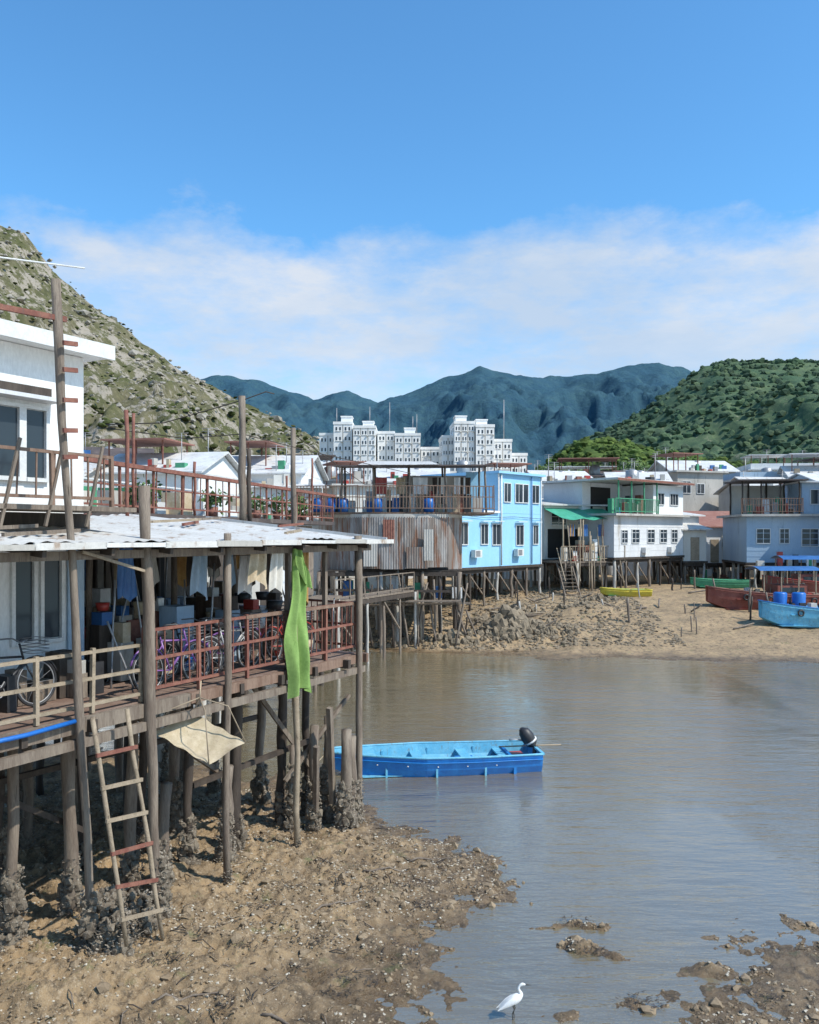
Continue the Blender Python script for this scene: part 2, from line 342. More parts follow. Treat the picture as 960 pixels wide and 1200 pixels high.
# ridgelines as (tan azimuth, tan elevation) surveyed from the bridge
L=[(-.85,.36),(-.62,.41),(-.52,.385),(-.48,.368),(-.455,.362),(-.435,.340),(-.41,.312),(-.37,.276),(-.33,.249),(-.29,.220),(-.25,.193),(-.21,.172),(-.17,.150),(-.13,.132),(-.10,.116),(-.075,.085),(-.03,.05),(.02,.02),(.06,.0)]
HM1=hillmat('rocky_scrub_hillside',(.12,.125,.05),(.20,.175,.10),(.33,.29,.235),.505,.035,dark=.5,r2=.60,bd=.04)
UL=hill('rocky_hill',L,430,250,200,HM1,16,100,420,200,.03)
Fm=[(-.60,.16),(-.40,.175),(-.28,.178),(-.22,.186),(-.18,.183),(-.14,.168),(-.11,.160),(-.07,.166),(-.03,.155),(0,.162),(.03,.177),(.05,.186),(.065,.194),(.077,.198),(.095,.193),(.12,.187),(.16,.184),(.20,.187),(.24,.194),(.27,.202),(.29,.203),(.32,.193),(.37,.182),(.5,.17),(.7,.15)]
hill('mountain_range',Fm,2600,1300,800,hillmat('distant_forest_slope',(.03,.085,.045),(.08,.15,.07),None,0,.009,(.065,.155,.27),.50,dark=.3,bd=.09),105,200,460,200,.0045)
Rm=[(.10,.03),(.15,.07),(.18,.105),(.22,.122),(.26,.142),(.30,.172),(.34,.198),(.37,.207),(.42,.208),(.48,.206),(.55,.20),(.65,.21),(.8,.18),(1.0,.15)]
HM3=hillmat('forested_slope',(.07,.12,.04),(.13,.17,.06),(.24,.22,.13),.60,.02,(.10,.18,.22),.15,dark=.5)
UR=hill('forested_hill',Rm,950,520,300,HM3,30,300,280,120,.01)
Nm=[(.07,.02),(.13,.065),(.16,.092),(.20,.116),(.24,.119),(.28,.106),(.32,.098),(.36,.09),(.42,.086),(.5,.082),(.62,.08),(.8,.07)]
HM4=hillmat('near_wooded_slope',(.09,.14,.04),(.14,.19,.05),None,0,.03,dark=.5)
UN=hill('wooded_hill',Nm,480,230,150,HM4,12,400,200,90,.025)
def clumps(name,pts,rad,mat,flat=.8,tmpl=None,jit=.35,smooth=False,tlo=.45):
    TV,TF=tmpl or (IV,IF);n=len(pts);k=len(TV)
    d=1+rng.uniform(-jit,jit,(n,k));V=TV[None]*d[...,None]*rad[:,None,None]
    V[...,2]*=flat;V=V+pts[:,None,:]
    F=(TF[None]+(np.arange(n)*k)[:,None,None]).reshape(-1,3)
    tone=np.repeat(rng.uniform(tlo,1.2,n),k)
    return single(name,V.reshape(-1,3),F,mat,smooth,tone)
def onhill(U3,n,seed):
    U,Yw,Zh=U3;r=np.random.default_rng(seed)
    i=r.integers(0,U.shape[0]-1,n);j=r.integers(0,U.shape[1]-1,n)
    P=np.stack([U[i,j],Yw[i,j],Zh[i,j]],1);P[:,0]+=r.uniform(-3,3,n);P[:,1]+=r.uniform(-2,2,n)
    return P
TREEH=hillmat('hill_tree_canopy',(.085,.135,.035),(.14,.19,.05),None,0,.03,tone=True,dark=.6)
P=onhill(UN,9000,1);clumps('hillside_trees',P,rng.uniform(1.0,3.0,len(P)),TREEH,tlo=.5)
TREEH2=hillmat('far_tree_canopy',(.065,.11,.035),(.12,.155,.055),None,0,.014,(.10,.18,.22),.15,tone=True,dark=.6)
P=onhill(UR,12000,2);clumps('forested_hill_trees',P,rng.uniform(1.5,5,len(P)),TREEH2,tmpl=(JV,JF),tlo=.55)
SHR=hillmat('hill_shrub',(.08,.10,.03),(.13,.135,.05),None,0,.05,tone=True,dark=.6)
P=onhill(UL,7500,3);P=P[P[:,2]>8];clumps('hillside_shrubs',P,rng.uniform(.3,1.2,len(P))*np.where(P[:,2]<60,1.6,1),SHR,.5,(JV,JF))
RK=dirty('grey_boulder',(.36,.325,.27),(.28,.25,.20),(.17,.15,.11),scale=.3,bs=1.5)
P=onhill(UL,8000,4);P=P[P[:,2]>14];clumps('hillside_boulders',P,rng.uniform(.3,1.6,len(P))*(1+1.2*(rng.random(len(P))<.06)),RK,.6,(JV,JF),.35)

# ------------------------------------------------------------ trees near the village
LEAFN=dirty('green_leaves',(.065,.13,.03),(.12,.19,.05),(.04,.08,.02),scale=.7,bs=4,bump=0)
def tree(name,x,y,z,h,r,seed,nl=2600):
    rs=np.random.default_rng(seed);g=G(name,(x,y))
    top=np.array([x+rs.uniform(-.4,.4),y,z+h*.6]);g.path('trunk',DARKW,[(x,y,z-.3),(x+.1,y,z+h*.3),top],[.22,.17,.09],8,True)
    cl=[]
    for i in range(11):
        a=rs.uniform(0,6.28);rr=r*rs.uniform(.3,.85);c=np.array([x+rr*math.cos(a),y+rr*math.sin(a),z+h*rs.uniform(.5,.92)])
        g.path('limbs',DARKW,[(x,y,z+h*rs.uniform(.25,.5)),(np.array([x,y,z+h*.5])+c)/2,c],[.09,.06,.02],6,True);cl.append((c,rs.uniform(.28,.5)*r))
    V=[];F=[]
    for i in range(nl):
        c,cr=cl[rs.integers(len(cl))];d=rs.normal(size=3);d/=np.linalg.norm(d);p=c+d*cr*rs.uniform(.3,1.1)*np.array([1,1,.8])
        a=rs.normal(size=3);a/=np.linalg.norm(a);b=np.cross(a,d);b/=np.linalg.norm(b)+1e-9;s=rs.uniform(.12,.26);q=len(V)
        V+=[p-a*s,p+b*s*.6,p+a*s,p-b*s*.6];F.append((q,q+1,q+2,q+3))
    g.add('leaves',LEAFN,V,F);g.finish()
for i,(a,yy,h,r) in enumerate([(.285,118,15,5),(.315,112,14.5,4.5),(.34,120,15,5),(.25,120,13.5,4.5),(.20,130,14.5,4.5),(.17,140,15,4.5),(.42,110,12.5,4),(-.12,120,12.5,4.5),(-.16,110,12,4),(.375,125,14,4.5),(.47,120,12.5,4),(.01,115,10.5,4),(-.06,118,11,4),(.09,122,11.5,4)]):
    tree('leafy_tree',a*yy,yy,2.2,h,r,i+50)

# ------------------------------------------------------------ houses
def stilts(g,u0,u1,v0,v1,ztop,du=1.3,dv=1.8,r=.1,mat=None,crust=False):
    nu=max(1,int((u1-u0)/du));nv=max(1,int((v1-v0)/dv))
    for j in range(nv+1):
        for i in range(nu+1):
            u=u0+(u1-u0)*i/nu+R(-.15,.15);v=v0+(v1-v0)*j/nv+R(-.1,.1);p=g.P(u,v,0);q=float(gz(p[0],p[1]))
            g.pole('stilts',mat or random.choice((WOOD,CONC,DARKW)),(u+R(-.08,.08),v,q-.4),(u,v,ztop),r*R(.8,1.2))
    for j in range(nv+1):
        v=v0+(v1-v0)*j/nv;g.beam('floor_beams',DARKW,(u0,v,ztop-.12),(u1,v,ztop-.12),.14,.2)
    for k in range(nu):
        if random.random()<.6:
            u=u0+(u1-u0)*k/nu;g.beam('braces',WOOD,(u,v0+.02,ztop-.3),(u+(u1-u0)/nu,v0,ztop-1.7),.07,.07)
def railing(g,pts,z,h,mat,step=.14,r=.012,post=1.4,rails=2,part='railing',balusters=True):
    for a,b in zip(pts[:-1],pts[1:]):
        a=np.array(a,float);b=np.array(b,float);L=np.linalg.norm(b-a);n=max(1,int(L/post))
        for i in range(n+1):
            p=a+(b-a)*i/n;g.beam(part,mat,(p[0],p[1],z),(p[0]+R(-.03,.03),p[1],z+h*R(1,1.05)),.055,.055)
        for k in range(rails):
            zz=z+h-(h*.85)*k/max(1,rails-1) if rails>1 else z+h
            g.beam(part,mat,(a[0],a[1],zz+R(-.02,.02)),(b[0],b[1],zz+R(-.02,.02)),.05,.045)
        if balusters:
            n=int(L/step)
            for i in range(n):
                if random.random()<.06: continue
                p=a+(b-a)*(i+.5)/n;e=R(-.02,.02);g.beam(part,mat,(p[0]+e,p[1],z+h*.12),(p[0]-e,p[1],z+h-.01),r*2,r*2)
def tank(g,u,v,z,s=.5):
    g.path('water_tank',STEEL,[g.P(u,v,z),g.P(u,v,z+.15*s),g.P(u,v,z+1.9*s),g.P(u,v,z+2.2*s)],[s*.9,s,s,s*.35],14,True)
def aerial(g,u,v,z,h):
    g.tube('aerial',STEEL,(u,v,z),(u,v,z+h),.025)
    for k in range(3): g.tube('aerial',STEEL,(u-.4,v,z+h-.15*k),(u+.4,v,z+h-.15*k),.012,n=5)
def house(name,org,u,W,D,z0,z1,wm,rm,roof='flat',wins=(),st=True,over=.35,parapet=False,side=True,lines=True,extras=True):
    g=G(name,org,u);g.box('walls',wm,0,W,0,D,z0,z1)
    if lines:
        k=int((z1-z0)/.42)
        for i in range(1,k): g.box('siding_battens',wm,0,W,-.014,.003,z0+i*.42,z0+i*.42+.035)
    g.box('floor_edge',DARKW,-.08,W+.08,-.08,D+.05,z0-.16,z0-.003)
    if roof=='flat':
        g.box('roof',rm,-over,W+over,-over,D+over,z1+.003,z1+.16)
        if parapet:
            for a in ((-.02,W+.02,-.02,.12),(-.02,.12,.12,D),(W-.1,W+.02,.12,D)): g.box('parapet',wm,*a,z1+.163,z1+.75)
    elif roof=='gable':
        h=min(1.3,D*.22);V=[g.P(-over,-over,z1-.05),g.P(W+over,-over,z1-.05),g.P(W+over,D/2,z1+h),g.P(-over,D/2,z1+h),g.P(W+over,D+over,z1-.05),g.P(-over,D+over,z1-.05)]
        V2=[v+np.array([0,0,.09]) for v in V];V=V+V2
        g.add('roof',rm,V,[(0,1,2,3),(3,2,4,5),(7,6,9,8),(8,9,11,10),(0,6,7,1),(5,4,10,11),(1,7,8,2),(2,8,10,4),(0,3,9,6),(3,5,11,9)])
        for uu in (0,W): g.add('gable_walls',wm,[g.P(uu,0,z1-.04),g.P(uu,D,z1-.04),g.P(uu,D/2,z1+h-.05)],[(0,1,2)])
    elif roof=='shed':
        g.add('roof',rm,[g.P(a,b,z1+c) for c0 in (0,.1) for a,b,c in ((-over,-over,.02+c0),(W+over,-over,.02+c0),(W+over,D+over,.75+c0),(-over,D+over,.75+c0))],
              [(3,2,1,0),(4,5,6,7),(0,1,5,4),(1,2,6,5),(2,3,7,6),(3,0,4,7)])
        g.add('upper_wall',wm,[g.P(0,D,z1),g.P(W,D,z1),g.P(W,D,z1+.7),g.P(0,D,z1+.7),g.P(0,0,z1),g.P(W,0,z1)],[(0,1,2,3),(4,0,3),(5,1,2)])
    for w in wins: g.window(*w)
    if st: stilts(g,.15,W-.15,.15,D-.2,z0-.16)
    return g
def eaves_junk(g,u0,u1,v,z,n,hi=.9):
    for i in range(n):
        u=R(u0,u1);w=R(.15,.55);vv=v+i*.004
        g.box('clutter',random.choice((WHITE,WOODL,RUST,BLUETARP,CREAM,REDP,DARKW,STEEL,GREENP,TAN,CONC,BLACK)),u,u+w,vv,vv+R(.2,.5),z,z+R(.2,hi))
# blue two storey house
g=house('blue_stilt_house',(2.65,50),(6.13,7),9.3,6,3.95,7.25,SKYBLUE,SKYBLUE,'none',[(.45,5.35,.75,1.25),(2.55,5.35,.7,1.2),(3.75,5.3,.8,1.25),(6.35,5.25,.8,1.25),(8.35,5.3,.55,1.2)],lines=False)
U0=4.4
g.box('upper_walls',SKYBLUE,U0,9.3,.003,6,7.26,9.75)
g.box('terrace_slab',WHITE,-.15,U0-.01,-.15,6,7.26,7.40)
g.box('roof',SKYBLUE,U0-.25,9.5,-.25,6.2,9.753,9.9);g.box('corner_trim',WHITEF,9.24,9.34,-.05,.04,3.95,9.74);g.box('corner_trim',WHITEF,U0-.05,U0+.06,-.05,.0,7.42,9.74);g.box('corner_trim',WHITEF,-.05,.06,-.05,.04,3.95,7.24)
for u,w in ((5.0,.7),(6.25,.8),(8.2,.8)): g.window(u,8.0,w,1.15,0.0,.05,1)
g.window(7.15,8.0,.55,1.15,0,.05,0)
for u,w in ((.4,.9),(2.5,.8),(3.7,.9),(6.3,.9),(8.3,.7)): g.box('window_hoods',WHITEF,u-.05,u+w+.05,-.3,-.07,6.72,6.76)
for u in (1.5,6.0): g.box('air_conditioner',WHITEF,u,u+.7,-.38,-.07,4.55,5.0);g.box('air_conditioner_grille',STEEL,u+.08,u+.5,-.39,-.381,4.6,4.95)
g.tube('drainpipe',WHITEF,(4.6,-.1,4),(4.6,-.1,9.7),.05);g.tube('drainpipe',BLUETARP,(8.05,-.1,4),(8.05,-.1,9.7),.04)
g.path('cable',DARKW,[(0,-.1,7.1),(3,-.1,6.95),(6,-.1,7.05),(9.3,-.1,6.95)],.015,5)
aerial(g,8.5,3,9.9,2.2);tank(g,6,4,9.9,.45)
g.finish()
# terrace house with stained corrugated skirt
g=G('corrugated_stilt_house',(-4.9,45.5),(1,.02))
prof=[(0,.6),(2.0,-1.3),(2.4,-1.6),(3.4,-1.75),(4.6,-1.75),(5.8,-1.6),(6.9,-1.2),(7.7,-.2)]
for i,(a,b) in enumerate(zip(prof[:-1],prof[1:])):
    g.corr('skirt_walls',RUSTTIN,a,b,4.15+R(-.12,.1),6.85,.13,.010)
for u,w,z0,z1,mt in ((2.5,.7,4.3,5.6,CONC),(4.7,.9,4.2,5.3,RUSTTIN),(3.5,.6,5.5,6.7,RUST),(5.6,.5,4.6,6.2,CONC)):
    g.corr('patch_sheets',mt,(u,-1.84),(u+w,-1.82),z0,z1,.13,.010)
V=[g.P(a,b,6.8) for a,b in prof]+[g.P(7.7,6,6.8),g.P(0,6,6.8)]
g.add('terrace_slab',CONC,V+[v+np.array([0,0,.2]) for v in V],[tuple(range(10))[::-1],tuple(range(10,20))]+[(i,(i+1)%10,10+(i+1)%10,10+i) for i in range(10)])
g.box('back_walls',CONC,.3,7.6,2,5.8,4.1,6.79)
g.box('floor',DARKW,.2,7.5,-1.2,5.9,4.0,4.09)
g.box('terrace_extension',WOOD2,-1.2,9.3,-1.2,4,7.01,7.1)
railing(g,[(-1.2,-1.2),(2.2,-1.7),(5.5,-1.8),(9.3,-1.15)],7.1,1.35,WOOD2,.17,.02,1.3,3)
railing(g,[(-1.2,-1.2),(-1.2,3.5)],7.1,1.35,WOOD2,.17,.02,1.3,3)
for u in (1.3,3.0,4.9,6.8,8.9):
    g.pole('terrace_posts',WOOD,(u,-1.0,7.1),(u+R(-.08,.08),-1.0,9.5),.06);g.pole('terrace_posts',DARKW,(u,2.6,7.1),(u,2.6,9.7),.06)
g.add('roof',DARKROOF,[g.P(a,b,c+d) for d in (0,.07) for a,b,c in ((.9,-1.7,9.43),(9.2,-1.5,9.50),(9.1,3.3,9.75),(1.1,3.2,9.72))],[(3,2,1,0),(4,5,6,7),(0,1,5,4),(1,2,6,5),(2,3,7,6),(3,0,4,7)])
g.add('roof_top_sheets',TIN,[g.P(a,b,c+.085) for a,b,c in ((2.2,-1.75,9.43),(6.4,-1.65,9.47),(6.2,3.4,10.05),(2.6,3.3,10.05))],[(0,1,2,3)])
g.box('back_wall_terrace',CONC,4.6,8.8,3.4,3.5,7.1,9.3)
g.box('side_wall_blue',SKYBLUE,8.2,9.2,3.0,3.3,7.11,9.5)
for u in (.1,.75,1.4,3.2,5.9): g.path('storage_drum',BARREL,[g.P(u,-.8,7.11),g.P(u,-.8,7.5),g.P(u,-.8,7.8),g.P(u,-.8,7.85)],[.26,.29,.27,.1],12,True)
eaves_junk(g,.2,8.5,.3,7.12,26,1.3)
for i in range(7):
    u=R(.5,7.5);w=R(.4,.8);g.grid('hung_laundry',random.choice((WHITE,BLUETARP,TAN,CREAM,REDP,DARKW)),lambda a,b_,u=u,w=w:g.P(u+w*a,.2+.06*math.sin(a*12),9.0-.9*b_),8,3)
stilts(g,.2,7.5,-1.3,5,4.0,1.0,1.5,.1)
for i in range(22):
    u=R(-.5,8);g.pole('prop_poles',random.choice((WOOD,DARKW,WOODL)),(u+R(-1,1),R(-2.2,-1.4),.2),(u,-1.6,R(2,4.1)),.05)
g.beam('braces',WOOD,(-1.5,-1.6,2.2),(8,-1.7,2.4),.1,.1);g.beam('braces',DARKW,(-1,-1.5,3.1),(7,-1.6,3.0),.1,.12)
g.box('lower_walkway',WOOD,1,7.5,-2.3,-1.8,2.5,2.58)
eaves_junk(g,.5,7.3,-1.0,2.6,22,1.1)
g.finish()
# gangway in front
g=G('wooden_gangway',(-3.2,36.5),(2.6,5.5))
g.box('planks',WOOD,0,8,0,1.0,3.0,3.1)
railing(g,[(0,0),(8,0)],3.1,.9,WOOD,1,.01,1.3,2,balusters=False)
stilts(g,0,8,.05,.95,3.0,1.4,.9,.07);g.finish()
# row of houses to the right of the blue house
g=house('green_awning_stilt_house',(9.3,59),(1,.45),5.2,6,4.2,7.9,CREAM,TIN,'shed',[(.6,6.6,1.2,.8),(3.2,6.6,1.2,.8)])
g.box('porch_shade_panel',DARK,.3,4.9,-.05,.02,4.3,6.3)  # dark sheet painting the shade under the awning
g.grid('awning',GREENT,lambda a,b_:g.P(-.1+5*a,-2.4+2.38*b_,7.0+.75*b_-.12*math.sin(math.pi*a*3)**2*(1-b_)),18,5)
g.box('porch_deck',WOOD,-.2,5,-2.4,-.1,4.0,4.12)
for u in (0,1.6,3.2,4.8): g.pole('porch_posts',WOODL,(u,-2.3,4.1),(u,-2.3,7),.06)
eaves_junk(g,0,4.6,-2.2,4.13,34,1.5)
for i in range(8):
    u=R(.1,4.5);g.grid('hung_laundry',random.choice((WHITE,BLUETARP,TAN,CREAM,REDP,ORANGE)),lambda a,b_,u=u:g.P(u+.4*a,-2.0+.05*math.sin(a*12),6.6-.8*b_),6,3)
for i in range(8): u=R(-.4,4.8);g.pole('leaning_poles',WOODL,(u+R(-.6,.6),-2.8,2.3),(u,-2.4,R(5,7)),.04)
railing(g,[(-.2,-2.4),(5,-2.4)],4.12,1,WOODL,.2,.015,1.5,2)
stilts(g,0,4.8,-2.3,-.3,4.0,1.0,1,.07);g.finish()
g=G('wooden_steps',(10.6,55.3),(1,.1))
for k in range(8): g.box('treads',WOOD,-.45,.45,.25*k,.25*k+.22,2.0+.24*k,2.04+.24*k)
for w in(-.5,.5): g.beam('stringers',WOOD,(w,-.1,1.8),(w,2.1,4.0),.06,.16);g.beam('handrail',WOODL,(w,0,2.9),(w,2.1,5.0),.05)
g.finish()
g=house('white_stilt_house',(10.4,66),(1,.35),5.2,6,6.2,9.6,WHITE,TINL,'flat',[(.5,8,.7,.9),(1.6,8,.7,.9),(3.6,8,.9,.9)],st=False);aerial(g,2,2,9.7,2);g.box('lower_walls',CREAM,.1,5,.2,6,2,6.0);eaves_junk(g,0,5,1,9.77,10,.8);g.finish()
# grey sided long house with balcony
g=house('grey_stilt_house',(13.9,58),(8,7.5),9.2,6,4.35,7.2,GREYW,TIN,'none',[(.9,5.35,.7,.85),(2.2,5.35,.9,.9),(4.2,5.35,.9,.9),(5.9,5.35,.9,.9),(7.5,5.35,.8,.9)])
g.box('floor_slab',CONC,-.5,9.3,-.5,6,7.21,7.36)
g.box('upper_walls',WHITE,5.0,9.2,.003,6,7.37,9.5);g.box('upper_back_walls',GREYW,0,4.98,2.6,6,7.37,9.6)
g.box('roof',TIN,-.6,9.6,-.7,6.3,9.62,9.76)
g.window(5.6,8.1,.8,.8);g.window(7.3,8.1,1.1,.8,0,.05,2)
for u in (0,1.6,3.2,4.9): g.beam('balcony_posts',GREENP,(u,-.35,7.36),(u,-.35,9.6),.08)
railing(g,[(-.5,-.45),(4.95,-.45)],7.36,1.0,GREENP,.16,.013,1.6,2)
g.box('balcony_shadow_panel',DARK,1,3.4,2.55,2.62,7.4,9.3)  # dark panel painting the shade at the back of the balcony
eaves_junk(g,0,4.4,.2,7.37,14,1.4);eaves_junk(g,1,8,1.5,9.77,10,.7)
for u in (3.4,6.9): g.box('air_conditioner',WHITEF,u,u+.6,-.36,-.02,4.6,5.0)
g.box('roof_edge_pipe',RUST,-.6,9.6,-.72,-.705,9.58,9.74);tank(g,7,3,9.77,.5);aerial(g,8.6,2,9.7,2.4)
g.finish()
g=house('white_stilt_annex',(20.6,66),(1,.5),2.4,5,4.4,7.3,WHITE,TINL,'shed',[(.4,5.7,.6,.8),(1.4,5.7,.6,.8)]);g.finish()
g=house('red_roofed_house',(22.6,69),(1,.1),4.6,6,3.6,6.5,WHITE,REDROOF,'gable',[(.6,4.9,.8,.9),(2.8,4.9,.8,.9)]);g.box('door',WOODL,1.8,2.5,-.05,.0,3.65,5.5);eaves_junk(g,0,4.4,-1.3,2.3,12,.9);g.finish()
g=house('tan_shack',(20.7,64.5),(1,.2),1.9,3,3.9,6.2,CREAM,TIN,'shed',[]);g.box('door',WOODL,.6,1.3,-.05,.0,3.95,5.7);g.finish()
# faded blue house right
g=house('faded_blue_stilt_house',(24.3,61.5),(1,-.12),8.5,7,3.9,7.2,BLUE2,TIN,'none',[(.7,5.3,.9,1.0),(2.3,5.3,.6,1.0),(3.8,5.1,1.1,1.2),(5.8,5.3,.9,1.0)])
g.box('terrace_slab',CONC,-.5,8.8,-.6,7,7.21,7.38);g.box('upper_walls',BLUE2,3.8,8.5,.01,7,7.39,9.6);g.box('upper_roof',TINL,3.5,8.9,-.5,7.3,9.61,9.72)
g.window(4.4,8.1,1,1);g.window(6.2,8.1,1,1)
for u in (-.4,.9,2.2,3.5): g.pole('terrace_posts',DARKW,(u,-.4,7.38),(u,-.4,9.7),.07);g.pole('terrace_posts',DARKW,(u,3,7.38),(u,3,9.8),.07)
g.box('terrace_roof',DARKROOF,-.7,4,-.8,3.4,9.75,9.85);railing(g,[(-.5,-.55),(3.7,-.55)],7.38,1.1,WOOD2,.18,.02,1.3,3)
g.box('terrace_back',CREAM,-.3,3.6,3.2,3.3,7.4,9.6);tank(g,7,4,9.73,.5);eaves_junk(g,0,3.2,.3,7.39,12,1.2)
g.box('landing_deck',WOOD,-.2,8,-1.8,-.1,3.6,3.7);stilts(g,0,8,-1.7,-.2,3.6,1.3,1.4,.07);eaves_junk(g,.2,7.6,-1.5,3.71,20,1.1)
g.finish()
g=house('pale_blue_stilt_house',(29.5,58),(1,-.1),7,6,4.2,9.2,BLUE2,TIN,'flat',[(.8,5.3,.9,1.1),(2.6,5.3,.9,1.1),(.8,7.7,.9,.9),(2.6,7.7,.9,.9)]);g.finish()
# village behind: mixed houses
wm=[WHITE,CREAM,CONC,GREYW,BLUE2,WHITE,CONC];rm=[TIN,TINL,DARKROOF,REDROOF,CONC]
vil=[(11.5,74,5,10.3,0,1),(14,80,6,11.2,5,2),(18,76,5,10.4,3,1),(20.5,84,6,11.0,0,1),(24.5,78,5,11.6,2,4),(27,88,7,12.4,2,1),(31,80,6,11.0,4,0),(34,76,6,11.0,1,1),(36,90,8,12.6,5,1),(22.5,96,6,12.0,1,2),(29.5,72,4,9.6,2,0),(34.5,70,7,9.8,4,1),(40,84,7,11.8,0,0),(41,100,9,12.4,1,2),(12,92,6,11.6,2,1),(17,98,7,11.9,6,0),
     (-23,44,6,8.6,2,0),(-17,46,6,9.2,5,1),(-11.5,52,5,9.6,0,1),(-16,60,7,10.4,2,0),(-9,62,6,9.8,3,1),(-25,58,7,10.9,5,2),(-5,58,5,9.2,1,0),(-3,70,6,10.2,0,1),(2,76,6,10.4,2,4),(-12,76,7,11.3,4,1),(-34,52,7,10.6,1,1),(-9,49,4,8.6,5,1),(7,70,5,9.6,0,1),(-20,37,5,8.2,5,1),(-27,33,5,8.4,0,0)]
for i,(x,y,w,zt,a,rf) in enumerate(vil):
    n=int(w/1.7);fl=[zt-1.9,zt-4.7]
    wins=[(.5+k*1.6+R(-.1,.1),z,R(.7,1),R(.8,1.1)) for z in fl for k in range(n) if random.random()<.8]
    nm=['concrete_house','village_house'][i%2]
    g=house(nm,(x,y),(1,R(-.25,.35)),w,R(5,7),-.5 if x<0 else 2.0,zt,wm[a],rm[rf],random.choice(['flat','gable','shed','flat']),wins,st=False,lines=a in(3,4),parapet=random.random()<.5)
    if random.random()<.6: tank(g,w*.6,3,zt+.3,.5)
    for _ in range(2): aerial(g,w*R(.1,.9),R(1,4),zt+.2,R(1,2.6))
    if random.random()<.5:
        zr=zt+.2;hs=R(1.2,2.0);u1=w*R(.5,1)
        for u in (.3,u1*.5,u1-.3): g.beam('rooftop_frame',RUST,(u,1,zr),(u,1,zr+hs),.07);g.beam('rooftop_frame',RUST,(u,4,zr),(u,4,zr+hs),.07)
        g.box('rooftop_shelter',random.choice((TIN,DARKROOF,TINL,REDROOF)),0,u1,.6,4.4,zr+hs,zr+hs+.08)
    eaves_junk(g,.2,w-.6,.3,zt+.17,7,.7)
    g.finish()

# ------------------------------------------------------------ apartment complex
def tower(g,u0,u1,v0,v1,z0,z1,cols=3,fh=2.9):
    g.box('walls',WHITE2,u0,u1,v0,v1,z0,z1)
    g.box('parapet',WHITE2,u0-.15,u1+.15,v0-.15,v1+.15,z1+.01,z1+.8)
    n=int((z1-z0)/fh);w=(u1-u0)/cols
    for f in range(n):
        z=z1-fh*(f+1)+1.0
        for c in range(cols):
            u=u0+w*(c+.5);ww=w*.17
            for q in (-1,1):
                uc=u+q*w*.2;g.box('window_panes',GLASS,uc-ww*.5,uc+ww*.5,v0-.06,v0+.1,z+.1,z+1.1)
            g.box('window_sills',WHITE2,u-ww-.4,u+ww+.4,v0-.18,v0-.0,z-.15,z-.02)
            if random.random()<.5: g.box('air_conditioners',CREAM,u+w*.3,u+w*.3+.5,v0-.4,v0-.01,z-.5,z-.16)
        for v in (v0+(v1-v0)*.3,v0+(v1-v0)*.7):
            for uu in (u0,u1): g.box('window_panes',GLASS,uu-.05,uu+.05,v-.6,v+.6,z,z+1.1)
    for c in range(1,cols):
        u=u0+w*c
        g.box('shadow_slot_strips',CONC,u-.15,u+.15,v0-.03,v0-.01,z0,z1-.02)  # grey strips colour in the shadow slots between sections; nothing is cut in
g=G('apartment_block',(0,250),(1,.0))
T=[(-27,-22,6,18,35.3,2),(-22.5,-17,3,16,38.3,2),(-16.5,-10,0,14,36.8,3),(-9.5,-4.5,4,16,35.6,2),(-4.3,3.2,2,16,34.8,3),(3.5,9.4,8,20,31.3,2)]
for a,b_,c_,d_,zt,k in T: tower(g,a,b_,c_,d_,4,zt,k)
for a,zt in ((-20.5,38.3),(-14,36.8),(-1.5,34.8)): g.box('lift_tower',WHITE2,a,a+3.2,6,11,zt+.82,zt+2.6);g.box('lift_tower_cap',WHITE2,a-.2,a+3.4,5.8,11.2,zt+2.61,zt+2.9)
for a in (-22,-12,-6,1,2.2): g.tube('mast',STEEL,(a,8,35),(a,8,43+R(-2,3)),.1)
g.finish()
g=G('apartment_block',(0,240),(1,.05))
T=[(9.7,13,5,16,33.4,2),(12.8,18.5,1,14,37,3),(18.8,24,0,14,36,2),(24.2,29.5,3,15,32.2,2),(29.7,34.5,6,16,28.5,2)]
for a,b_,c_,d_,zt,k in T: tower(g,a,b_,c_,d_,4,zt,k)
for a,zt in ((13.5,37),(19.5,36)): g.box('lift_tower',WHITE2,a,a+3.2,5,10,zt+.82,zt+2.6);g.box('lift_tower_cap',WHITE2,a-.2,a+3.4,4.8,10.2,zt+2.61,zt+2.9)
g.tube('mast',STEEL,(28,8,30),(28,8,45),.12);g.finish()

# ------------------------------------------------------------ foreground stilt house
g=G('stilt_house',(-5.1,10.7),(.488,.873))
DZ=3.5
t=0
while t<6.2:
    g.box('deck_boards',DECKM,-3.2,8.25+R(-.04,.04),t+.004,t+.15,DZ-.05+R(-.004,.004),DZ);t+=.155
for s in np.arange(-3,8.4,1.05): g.box('joists',DARKW,s,s+.09,-.12-R(0,.15),6.2,DZ-.22,DZ-.052)
g.beam('edge_beam',WOOD,(-3.2,-.06,DZ-.11),(3.2,-.06,DZ-.12),.1,.2);g.beam('edge_beam',WOOD2,(3.2,-.07,DZ-.1),(8.4,-.06,DZ-.1),.1,.17)
g.beam('edge_beam',WOOD,(-3,-.12,DZ-.36),(8.3,-.1,DZ-.33),.09,.13);g.beam('edge_beam',WOOD,(-3,2,DZ-.34),(8.3,2,DZ-.33),.12,.15)
g.beam('end_beam',WOOD2,(8.3,-.2,DZ-.1),(8.3,6,DZ-.1),.08,.18)
g.path('blue_pipe',BARREL,[(-2,-.2,DZ-.02),(.2,-.19,DZ-.05),(.95,-.18,DZ-.02)],.032)
